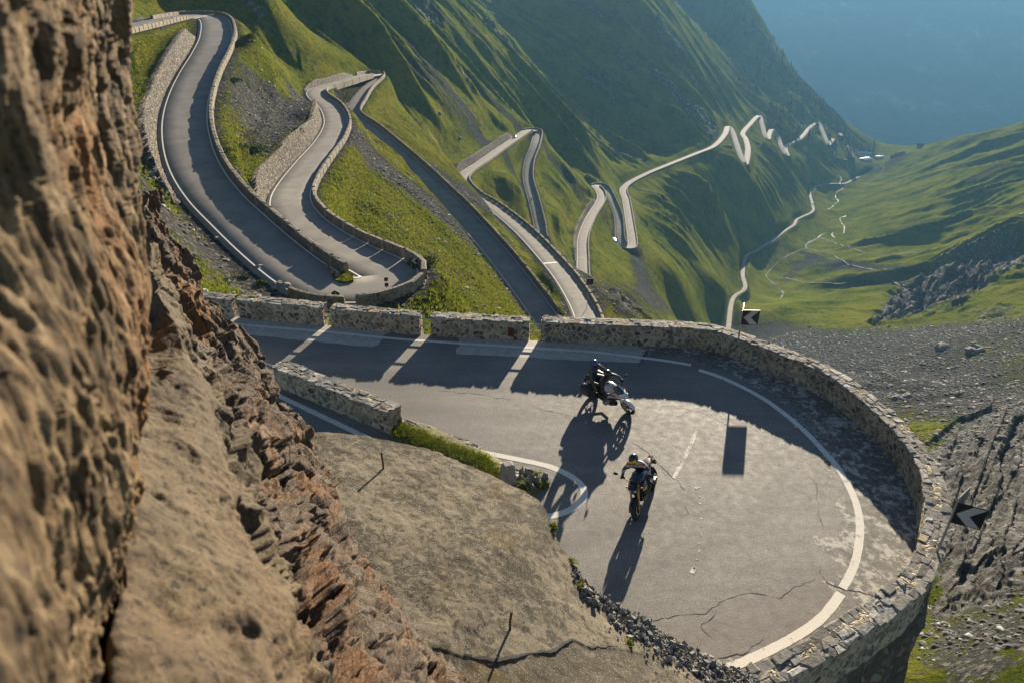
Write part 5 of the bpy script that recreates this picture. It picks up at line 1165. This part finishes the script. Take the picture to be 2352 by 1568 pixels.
ride = dict(hip=(-.27, 0, .93), chest=(.00, 0, 1.25), neck=(.09, 0, 1.43), head=(.14, 0, 1.55), elbow_l=(.17, .37, 1.16), elbow_r=(.17, -.37, 1.16), hand_l=(.35, .375, 1.045), hand_r=(.35, -.375, 1.045), knee_l=(.14, .25, .76), knee_r=(.14, -.27, .74), foot_l=(-.16, .24, .40), foot_r=(-.16, -.24, .40))
pill = dict(hip=(-.62, 0, 1.02), chest=(-.50, 0, 1.42), neck=(-.45, 0, 1.60), head=(-.40, 0, 1.73), elbow_l=(-.36, .34, 1.18), elbow_r=(-.36, -.34, 1.18), hand_l=(-.12, .20, 1.05), hand_r=(-.12, -.20, 1.05), knee_l=(-.22, .33, .86), knee_r=(-.22, -.33, .86), foot_l=(-.42, .30, .48), foot_r=(-.42, -.30, .48), grip=False)
lbA = "person in black riding gear and black helmet steering the touring motorcycle"; lbP = "pillion person in olive jacket and blue helmet behind the touring rider"; lbB = "person in black and white leathers with yellow visor riding the dark motorcycle"
pose_turn[lbA] = -12; pose_turn[lbP] = -8; pose_turn[lbB] = -14
person(bkA, ride, jacket("black_suit", [(1.16, 1.23, .05, .11, 0, 1, (.5, .5, .5))]), M['hblack'], M['visord'], lbA)
person(bkA, pill, jacket("olive_suit", [(.5, 1.62, .13, 1, -2, 2, (.075, .062, .035)), (1.05, 1.6, -1, .12, -2, 2, (.02, .04, .10))]), M['hblue'], M['visord'], lbP)
ride2 = dict(ride); ride2['chest'] = (.02, 0, 1.22); ride2['head'] = (.17, 0, 1.50); ride2['neck'] = (.11, 0, 1.39)
person(bkB, ride2, jacket("white_black_suit", [(1.24, 1.45, .0, .30, -.2, .5, (.42, .40, .37)), (1.30, 1.33, .08, .3, -.2, .5, (.45, .03, .02)), (1.12, 1.19, .28, .5, -.2, .5, (.35, .34, .32)), (1.27, 1.33, .03, .06, 0, .5, (.02, .02, .02))]), M['hblack'], M['visory'], lbB)
# ------------------------------------------------------------------ valley: stream, buildings, trees, vehicles
def copy_tree(o, parent=None):
    c = o.copy(); COL.objects.link(c)
    if parent is not None: c.parent = parent
    for ch in list(o.children):
        copy_tree(ch, c)
    return c
wat = NT("stream_water"); v = wat.pos(); n_ = wat.noise(v, .3, 4); wat.done(wat.ramp(n_, (.4, (.22, .25, .26)), (.6, (.45, .46, .45))), .25, None, 0, .6)
def drape(L, w, name, mat, lift=.35, label=None, cat=None, kind='structure'):
    pts = [ray_ground(*p) for p in L]; pts = [np.array(p) for p in pts if p is not None]
    if len(pts) < 2: return
    P, s = resample(catmull(pts, 8), 2.0); P[:, 2] = [ground_z(p[0], p[1])+lift for p in P]; T, N = perp(P); ww = w*.42*(.15+1.5*np.abs(fbm(s/11, s*0+len(L), 0., 3)))
    V = np.stack([np.c_[P[:, :2]+N*ww[:, None]/2, P[:, 2]], np.c_[P[:, :2]-N*ww[:, None]/2, P[:, 2]]], 1).reshape(-1, 3)
    o = link(name, mesh_np(name, V, gridfaces(len(P), 2)), mat); o['kind'] = kind
    return o
Z4 = lambda L: [(1599.4+.32*x, 188.2+.32*y) for x, y in L]
for L, w in [([(1080,580),(1085,620),(1110,650)], 3), ([(1020,670),(1040,700),(1030,735),(1065,780)], 3.2), ([(1050,770),(1005,800),(1000,835),(1018,860),(990,880)], 3), ([(985,885),(975,900),(945,920)], 2.5), ([(1075,965),(1030,982),(1040,1015),(1060,1040),(1058,1090)], 3), ([(980,1085),(972,1105),(1000,1130)], 2.5), ([(925,1095),(890,1108),(870,1125)], 2.2), ([(2352,945),(2300,965),(2260,985)], 3)]:
    drape(Z4(L), w, "stream", wat.mat)
grv = plain("gravel_bed", (.085, .085, .082), .95, var=.35, sc=.2)
for L, w in [([(870,1125),(800,1160),(790,1195),(860,1215),(980,1240),(1060,1290),(1200,1340),(1500,1390)], 9), ([(900,1120),(1000,1160),(1150,1210),(1400,1240),(1650,1210)], 8), ([(790,1195),(640,1260),(560,1320),(500,1390),(540,1440),(620,1510),(600,1560)], 5), ([(650,1410),(800,1440),(1000,1450),(1300,1450),(1500,1470)], 12), ([(1060,735),(1150,690),(1250,660)], 5), ([(1320,600),(1340,640),(1200,740)], 4), ([(1400,1150),(1300,1140),(1150,1135)], 4)]:
    drape(Z4(L), w, "gravel_channel", grv, .12)
# buildings at the valley end
bw = plain("pale_render", (.55, .53, .48), .9, 0, .08, .3); bm_ = plain("metal_roof", (.42, .47, .52), .35, .4, .08, .2); bwr = plain("white_metal_roof", (.75, .76, .76), .35, .2, .05, .2); bg_ = plain("dark_glazing", (.03, .035, .04), .2); bt = plain("tile_roof", (.30, .10, .05), .9, 0, .3, .5); bst = plain("stone_house_wall", (.30, .27, .23), .9, 0, .3, .5)
def house(x, y, L, Wd, H, yaw, roofm, wallm, label, pitch=.35, name="building", cat="building", rows=2):
    g = ray_ground(x, y)
    if g is None: g = at_d(x, y, 1200)
    t = empty(name, tuple(g), (0, 0, yaw)); tag(t, label, cat)
    mb = MB(); mb.box((0, 0, H/2-1.5), (L/2, Wd/2, H/2+1.5)); mb.prism([(-Wd/2, H), (Wd/2, H), (0, H+Wd/2*pitch*2-.15)], -L/2+.02, L/2-.02) if False else None; w_ = mb.build("wall", wallm, t, sm=False)
    rh = Wd*pitch; ov = .7; mb = MB(); th_ = .35
    mb.add([(-L/2-ov, -Wd/2-ov, H-.1), (L/2+ov, -Wd/2-ov, H-.1), (L/2+ov, 0, H+rh), (-L/2-ov, 0, H+rh), (L/2+ov, Wd/2+ov, H-.1), (-L/2-ov, Wd/2+ov, H-.1)], [(0, 1, 2, 3), (3, 2, 4, 5), (0, 3, 5), (1, 4, 2), (0, 5, 4, 1)]); rf = mb.build("roof", roofm, t, sm=False)
    mb = MB(); mb.box((L*.22, Wd*.1, H+rh*.8+.6), (.5, .5, 1.)); mb.build("chimney", bst, rf, sm=False)
    n = max(2, int(L/3.2))
    for r_ in range(rows):
        for k in range(n):
            xx = -L/2+L*(k+.5)/n; z = H*(r_+.55)/rows
            mb = MB(); mb.box((xx, -Wd/2-.04, z), (.55, .06, .7)); mb.build("window", bg_, t, sm=False)
    mb = MB(); mb.box((L/2-1.6, -Wd/2-.05, 1.05), (.6, .07, 1.05)); mb.build("door", bg_, t, sm=False)
    return t
house(1981, 362, 25, 12, 8, -.25, bm_, bw, "long pale building with a blue grey metal roof at the valley end", .18)
house(1987, 372, 18, 11, 6, .45, bwr, bw, "white roofed building just in front of the long blue grey one", .14)
house(2020, 364, 12, 9, 3.5, .3, bwr, bw, "small bright white roofed shed standing apart on the right", .12, rows=1)
for k, (x, y, l, lb) in enumerate([(2052, 364, 9, "leftmost small red roofed stone hut on the rubble knoll"), (2062, 359, 11, "largest red roofed stone hut in the middle of the rubble knoll"), (2071, 357, 8, "rightmost small red roofed stone hut on the rubble knoll")]): house(x, y, l, 6, 3.4, .3*k-.2, bt, bst, lb, .4, "stone_hut", "hut", 1)
house(2113, 338, 9, 6, 3.5, .2, plain("dark_roof", (.06, .055, .05), .9), bst, "small dark hut on the far crest of the right hand slope", .4, "stone_hut", "hut", 1)
# conifers: a few grown forms, then copies
tm = NT("conifer_needles"); v = tm.obj(); tm.done(tm.ramp(tm.noise(v, 1.5, 4), (.3, (.010, .024, .012)), (.7, (.035, .06, .022))), .9, None, 0, .1)
def conifer(seed):
    random.seed(seed); h = random.uniform(9, 14); t = empty("conifer")
    mb = MB(); mb.tube([(0, 0, -1), (0, 0, h*.5), (0, 0, h*.96)], [.28, .18, .04], 6); mb.build("trunk", MAT['bark'], t)
    V = []; F = []; L = int(h*1.6)
    for i in range(L):
        q = i/(L-1); z = h*(.10+.88*q); rr = (1-q)**.85*h*.20+.12
        nb = 9 if q < .7 else 6
        for k in range(nb):
            a = 6.283*k/nb+random.uniform(-.4, .4)+i; l = rr*random.uniform(.6, 1.2); w_ = l*.34; dx, dy = math.cos(a), math.sin(a); j = len(V); dr = -l*random.uniform(.15, .5)
            V += [(0, 0, z+.15), (dx*l*.6-dy*w_, dy*l*.6+dx*w_, z+dr*.5), (dx*l, dy*l, z+dr), (dx*l*.6+dy*w_, dy*l*.6-dx*w_, z+dr*.5)]; F += [(j, j+1, j+2), (j, j+2, j+3)]
    me = bpy.data.meshes.new("crown"); me.from_pydata(V, [], F); link("crown", me, tm.mat, t)
    return t
protos = [conifer(s_) for s_ in (1, 2, 3, 4)]; random.seed(11); placed = 0
TL = ["dark conifer on the far shaded spur above the serpentine road", "dark conifer scattered on the lit grass of the far spur", "dark conifer in the wood behind the valley buildings"]
TG = ["conifers on the far shaded spur", "conifers scattered on the lit far slope", "conifers by the valley buildings"]
def ridge_x(y): return np.interp(y, [0, 130, 250, 322, 345], [1678, 1798, 1898, 1950, 1975])
spots = []
for k in range(120):
    y = random.uniform(20, 335); spots.append((ridge_x(y)-abs(random.gauss(0, 26))-1.5, y, 0))
for k in range(90):
    y = random.uniform(150, 325); spots.append((ridge_x(y)-random.uniform(30, 150), y, 1))
for k in range(60):
    y = random.uniform(326, 362); spots.append((random.uniform(1945, 2012), y, 2))
for (x, y, g) in spots:
    p = ray_ground(x, y)
    if p is None or p.y > 1900: continue
    if np.min((ROAD[:, 0]-p.x)**2+(ROAD[:, 1]-p.y)**2) < 36: continue
    o = protos[placed] if placed < 4 else copy_tree(random.choice(protos)); placed += 1
    o.location = p; sc_ = random.uniform(.75, 1.5)*(.75 if g == 2 else 1); o.scale = (sc_, sc_, sc_*random.uniform(.9, 1.2)); o.rotation_euler = (0, 0, random.uniform(0, 6)); tag(o, TL[g], "tree", TG[g])
for o in protos[placed:]:
    for c in list(o.children): bpy.data.objects.remove(c)
    bpy.data.objects.remove(o)
# vehicles far down the road
cp_ = dict(silver=plain("silver_car_paint", (.50, .52, .54), .25, .5, .05), white=plain("white_van_paint", (.72, .72, .71), .35, 0, .05), grey=plain("dark_car_paint", (.05, .055, .06), .25, .2, .1))
def vehicle(kind, paint_, s, side, rev, label, path=None, at=None):
    if path is None: a, b = road_at(np.array([s-1.5]), side, .06)[0], road_at(np.array([s+1.5]), side, .06)[0]
    else: i = at; a, b = path[i]+np.array([0, 0, .05]), path[i+1]+np.array([0, 0, .05])
    d = (b-a)*(-1 if rev else 1); t = empty("car" if kind == 'car' else "camper_van", tuple((a+b)/2), (0, -math.asin(max(-1, min(1, d[2]/np.linalg.norm(d)))), math.atan2(d[1], d[0]))); tag(t, label, "car" if kind == 'car' else "van")
    L, Wd = (4.3, .88) if kind == 'car' else (5.9, 1.05)
    mb = MB()
    if kind == 'car':
        mb.loft([(-2.15, 0, .62, .70, .22), (-2.0, 0, .62, .84, .32), (-.9, 0, .60, .88, .34), (.9, 0, .58, .88, .32), (1.9, 0, .55, .80, .26), (2.15, 0, .52, .66, .18)], 20, 4); bo = mb.build("body", paint_, t)
        mb = MB(); mb.loft([(-1.75, 0, .92, .60, .06), (-1.2, 0, 1.10, .66, .28), (-.2, 0, 1.14, .68, .32), (.5, 0, 1.08, .66, .26), (1.05, 0, .90, .62, .06)], 18, 4); mb.build("window", bg_, t)
        mb = MB(); mb.box((-.4, 0, 1.45), (.72, .56, .03)); mb.build("roof", paint_, t, bevel=.02)
    else:
        mb.loft([(-2.95, 0, 1.55, 1.0, 1.2), (-2.8, 0, 1.55, 1.05, 1.25), (1.3, 0, 1.55, 1.05, 1.25), (1.9, 0, 1.25, 1.0, .92), (2.7, 0, .85, .95, .5), (2.95, 0, .72, .85, .36)], 20, 8); bo = mb.build("body", paint_, t)
        mb = MB(); mb.add([(1.55, -.8, 1.55), (1.55, .8, 1.55), (1.25, .78, 2.3), (1.25, -.78, 2.3)], [(0, 1, 2, 3)]); mb.box((1.65, 0, 1.75), (.16, .84, .32)); mb.build("windscreen", bg_, t, sm=False)
        for y in (-1, 1): mb = MB(); mb.box((-.8, y*1.05, 1.9), (.6, .02, .3)); mb.build("window", bg_, t, sm=False)
    for x in (-L*.31, L*.31):
        for y in (-1, 1):
            w_ = empty("wheel", (x, y*(Wd-.1), .32)); w_.parent = t
            mb = MB(); mb.lathe([(.2, -.1), (.30, -.1), (.325, -.06), (.325, .06), (.30, .1), (.2, .1)], axis='y', n=20, closed=True); mb.build("tyre", MAT['tyre'], w_); mb = MB(); mb.lathe([(0, -.06), (.2, -.08), (.2, .08), (0, .06)], axis='y', n=16); mb.build("rim", MAT['alu'], w_)
    for y in (-1, 1):
        mb = MB(); mb.sphere((L*.475, y*Wd*.66, .62), (.1, .16, .08), 12, 8); mb.build("headlight", M['lens'], t); mb = MB(); mb.box((-L*.49, y*Wd*.72, .78), (.06, .1, .08)); mb.build("tail_light", M['redp'], t, sm=False)
    return t
vehicle('car', cp_['silver'], ROAD_S[idx(nodei(1190, 315))]-4, 1.2, True, "silver car climbing the lane just before the square walled hairpin")
vehicle('van', cp_['white'], ROAD_S[idx(nodei(1434, 567))]-4, -4.6, False, "white camper van parked outside the bend of the pale double lane")
vehicle('car', cp_['grey'], 0, 0, False, "dark car on the gravel track along the valley floor", TRK, int(np.argmin([(proj(q)[0]-1866)**2+(proj(q)[1]-470)**2 for q in TRK])))
c = copy_tree(bkB); i = ROAD_S[idx(nodei(1225, 460))]; a, b = road_at(np.array([i]), -.9, .05)[0], road_at(np.array([i+2]), -.9, .05)[0]; d = a-b
c.location = a; c.rotation_euler = (0, 0, math.atan2(d[1], d[0])); c['label'] = "lone motorcycle far away on the narrow lane below the square hairpin"
rid = [o for o in bpy.data.objects if o.get('label') == lbB][0]; r2_ = copy_tree(rid); r2_.matrix_world = Matrix.Translation(Vector(a)) @ Matrix.Rotation(math.atan2(d[1], d[0]), 4, 'Z'); r2_['label'] = "tiny distant rider on the lone motorcycle below the square hairpin"
# cables over the valley
def cable(L, d0, d1, r, label, group):
    P = catmull([np.array(at_d(x, y, d0+(d1-d0)*k/(len(L)-1))) for k, (x, y) in enumerate(L)], 8); mb = MB(); mb.tube([tuple(p) for p in P], r, 5); tag(mb.build("cable", MAT['galv'], None), label, "cable", group)
cb = [(1905,262),(1950,281),(2000,303),(2050,318),(2100,327),(2150,331),(2200,330),(2260,324),(2320,313),(2420,292)]
cable(cb, 1650, 1350, .30, "thin sagging power cable across the blue haze over the valley end", "cables over the valley end")
cable([(x, y-7-abs(x-2150)*.012) for x, y in cb], 1660, 1360, .26, "thin sagging power cable across the blue haze over the valley end", "cables over the valley end")
cable([(2060,655),(2159,655),(2250,640),(2400,608)], 330, 260, .03, "upper of two thin wires passing the grey rock outcrop", None)
cable([(2060,660),(2127,668),(2230,674),(2420,676)], 330, 250, .03, "lower of two thin wires passing the grey rock outcrop", None)
# ------------------------------------------------------------------ near slopes: bushes, boulders, loose stones, grass
bmat = NT("bush_leaves"); g_ = bmat.new('ShaderNodeNewGeometry'); bmat.done(bmat.ramp(g_.outputs['Random Per Island'], (0., (.025, .055, .006)), (.6, (.06, .11, .01)), (1., (.11, .16, .02))), .8, None, 0, .15)
def bush(p, r, label, group):
    V = []; F = []; 
    for k in range(int(520*min(1.6, r))):
        a, b = random.uniform(0, 6.283), random.random()**.5; rr = r*b; h = r*.62*(1-b*b)**.5*random.uniform(.3, 1.05)+.05; s_ = random.uniform(.05, .11)*max(.7, r); c = Vector((rr*math.cos(a)*(1+.25*math.sin(3*a)), rr*math.sin(a), h)); e = Euler((random.random()*3, random.random()*3, random.random()*6)).to_matrix(); j = len(V)
        V += [tuple(c+e @ Vector(q)) for q in ((-s_, 0, 0), (0, -s_*.6, 0), (s_, 0, 0), (0, s_*.6, 0))]; F.append((j, j+1, j+2, j+3))
    me = bpy.data.meshes.new("bush"); me.from_pydata(V, [], F); o = link("bush", me, bmat.mat, None, p); tag(o, label, "bush", group)
for x, y, r in [(346,468,1.1),(585,350,1.5),(555,362,1.1),(520,352,.9),(540,190,1.2),(525,372,.8),(684,302,.9),(690,310,.7),(965,612,1.2),(980,606,1.),(1240,430,1.),(440,604,.5),(520,650,.5),(560,640,.45),(600,655,.5)]:
    p = ray_ground(x, y)
    if p: bush(p, r, "low green bush on the grassy slopes between the upper lanes", "low bushes on the slopes")
def rockmesh(n, size, wild=.35):
    bm = bmesh.new(); bmesh.ops.create_icosphere(bm, subdivisions=n, radius=1)
    sd = random.random()*99
    co = np.array([v.co for v in bm.verts]); k = 1+wild*fbm(co[:, 0]*1.3+sd, co[:, 1]*1.3, co[:, 2]*1.3, 3)
    w1, w2, c = worley(co[:, 0]*1.4+sd, co[:, 1]*1.4, co[:, 2]*1.4); k = k+(c-.5)*.3
    for v, q in zip(bm.verts, k): v.co = Vector((v.co.x*q*size[0], v.co.y*q*size[1], v.co.z*q*size[2]))
    me = bpy.data.meshes.new("boulder"); bm.to_mesh(me); bm.free(); return me
for x, y, r in [(596,618,.5),(499,548,.35),(350,403,.7),(352,416,.5),(640,655,.5),(655,662,.6),(632,660,.4),(1008,262,1.3),(1055,320,1.2),(2165,803,4.5),(2237,810,4.5),(2062,915,2.2),(2086,912,2.5),(2075,902,1.6),(2120,838,1.4),(2200,905,1.3),(1860,752,1.2),(2040,752,1.5)]:
    p = ray_ground(x, y)
    if p: o = link("boulder", rockmesh(3, (r, r*random.uniform(.7, 1), r*random.uniform(.5, .8))), MAT['boulder'], None, p); o.rotation_euler = (0, 0, random.random()*6); tag(o, "pale grey boulder lying on the " + ("grassy slope left of the upper lanes" if x < 700 else "steep far meadow" if x < 1200 else "grey scree right of the parapet"), "boulder", "boulders on the " + ("left slope" if x < 700 else "far meadow" if x < 1200 else "scree"))
rng = np.random.default_rng(5)
def scatter_cells(mask, n):
    w_ = (mask*RR*RR).ravel(); w_ = w_/w_.sum(); k = rng.choice(w_.size, n, p=w_); i, j = k//NTH, k % NTH
    a = TH0+(j+rng.random(n)-.5)*dth; r = np.exp(LR0+(i+rng.random(n)-.5)*dlr)
    x, y = r*np.sin(a), r*np.cos(a); ii, jj = np.clip(i, 0, NR-1), np.clip(j, 0, NTH-1)
    z = np.array([ground_z(p, q) for p, q in zip(x, y)]); return x, y, z
offroad = sstep(3.6, 4.6, bd)
def stones(mask, n, lo, hi, label):
    x, y, z = scatter_cells(mask, n); base = np.array([(-1, -1, -.7), (1, -1, -.7), (1, 1, -.7), (-1, 1, -.7), (-.7, -.6, .6), (.6, -.7, .7), (.7, .6, .5), (-.6, .7, .6)], float)
    sz = (lo+(hi-lo)*rng.random(n)**3)[:, None, None]; P = base[None]*(1+.5*(rng.random((n, 8, 3))-.5))*np.stack([1+.6*rng.random(n), .6+.5*rng.random(n), .35+.5*rng.random(n)], -1)[:, None]*sz*.5
    a = rng.random(n)*6.28; c, s_ = np.cos(a)[:, None], np.sin(a)[:, None]; P = np.stack([P[..., 0]*c-P[..., 1]*s_, P[..., 0]*s_+P[..., 1]*c, P[..., 2]], -1)+np.stack([x, y, z+.0], -1)[:, None]
    fb = np.array([(0, 3, 2, 1), (4, 5, 6, 7), (0, 1, 5, 4), (1, 2, 6, 5), (2, 3, 7, 6), (3, 0, 4, 7)]); F = (fb[None]+np.arange(n)[:, None, None]*8).reshape(-1, 4)
    o = link("loose_stones", mesh_np("loose_stones", P.reshape(-1, 3), F), smat); tag(o, label, "stones", kind='stuff')
stn = NT("loose_stone"); g_ = stn.new('ShaderNodeNewGeometry'); smat = stn.done(stn.ramp(g_.outputs['Random Per Island'], (0., (.05, .049, .047)), (.5, (.10, .098, .094)), (.9, (.18, .175, .165)), (1., (.40, .385, .36))), .9, None, 0, .15)
nm = (RR > 42) & (RR < 210)
stones(np.clip(scree-.15, 0, 1.2)*nm*offroad, 16000, .12, .65, "loose grey stones scattered over the slopes around the upper lanes")
nm2 = (RR > 40) & (RR < 420) & (px0 > 1700) & (px0 < 2450)
stones(np.clip(scree-.1, 0, 1)*nm2*offroad*(RR < 120)*(1-np.clip(rock*1.6, 0, 1)), 5000, .08, .55, "loose grey stones on the slope under the near parapet")
stones(np.clip(scree-.1, 0, 1)*nm2*offroad*(RR > 120), 14000, .25, 1.5, "loose grey stones of the scree bowl right of the parapet")
nm3 = (RR > 40) & (RR < 130) & (px0 > 250) & (px0 < 1500)
gx_, gy_, gz_ = scatter_cells(np.clip(.75-scree, .02, 1)*nm3*offroad, 26000)
S_ = list(zip(gx_, gy_, gz_)); it = iter(S_)
tufts("grass", lambda: next(it), 26000, .30, "short alpine grass growing on the slopes between the upper lanes", .25, wide=.035)
# ------------------------------------------------------------------ valley haze
mb = MB(); V0 = [(-3400, -160, -1180), (8200, 6100, 150)]
mb.box(((V0[0][0]+V0[1][0])/2, (V0[0][1]+V0[1][1])/2, (V0[0][2]+V0[1][2])/2), ((V0[1][0]-V0[0][0])/2, (V0[1][1]-V0[0][1])/2, (V0[1][2]-V0[0][2])/2))
hz = bpy.data.materials.new("haze_air"); hz.use_nodes = True
nn = hz.node_tree.nodes; nn.remove(nn['Principled BSDF'])
pv = nn.new('ShaderNodeVolumePrincipled'); pv.inputs['Color'].default_value = (.105, .25, .42, 1); pv.inputs['Density'].default_value = .00022; pv.inputs['Anisotropy'].default_value = .25
hz.node_tree.links.new(pv.outputs[0], nn['Material Output'].inputs['Volume'])
o = mb.build("haze", hz, sm=False); tag(o, "blue morning haze filling the valley", "haze", kind='stuff')
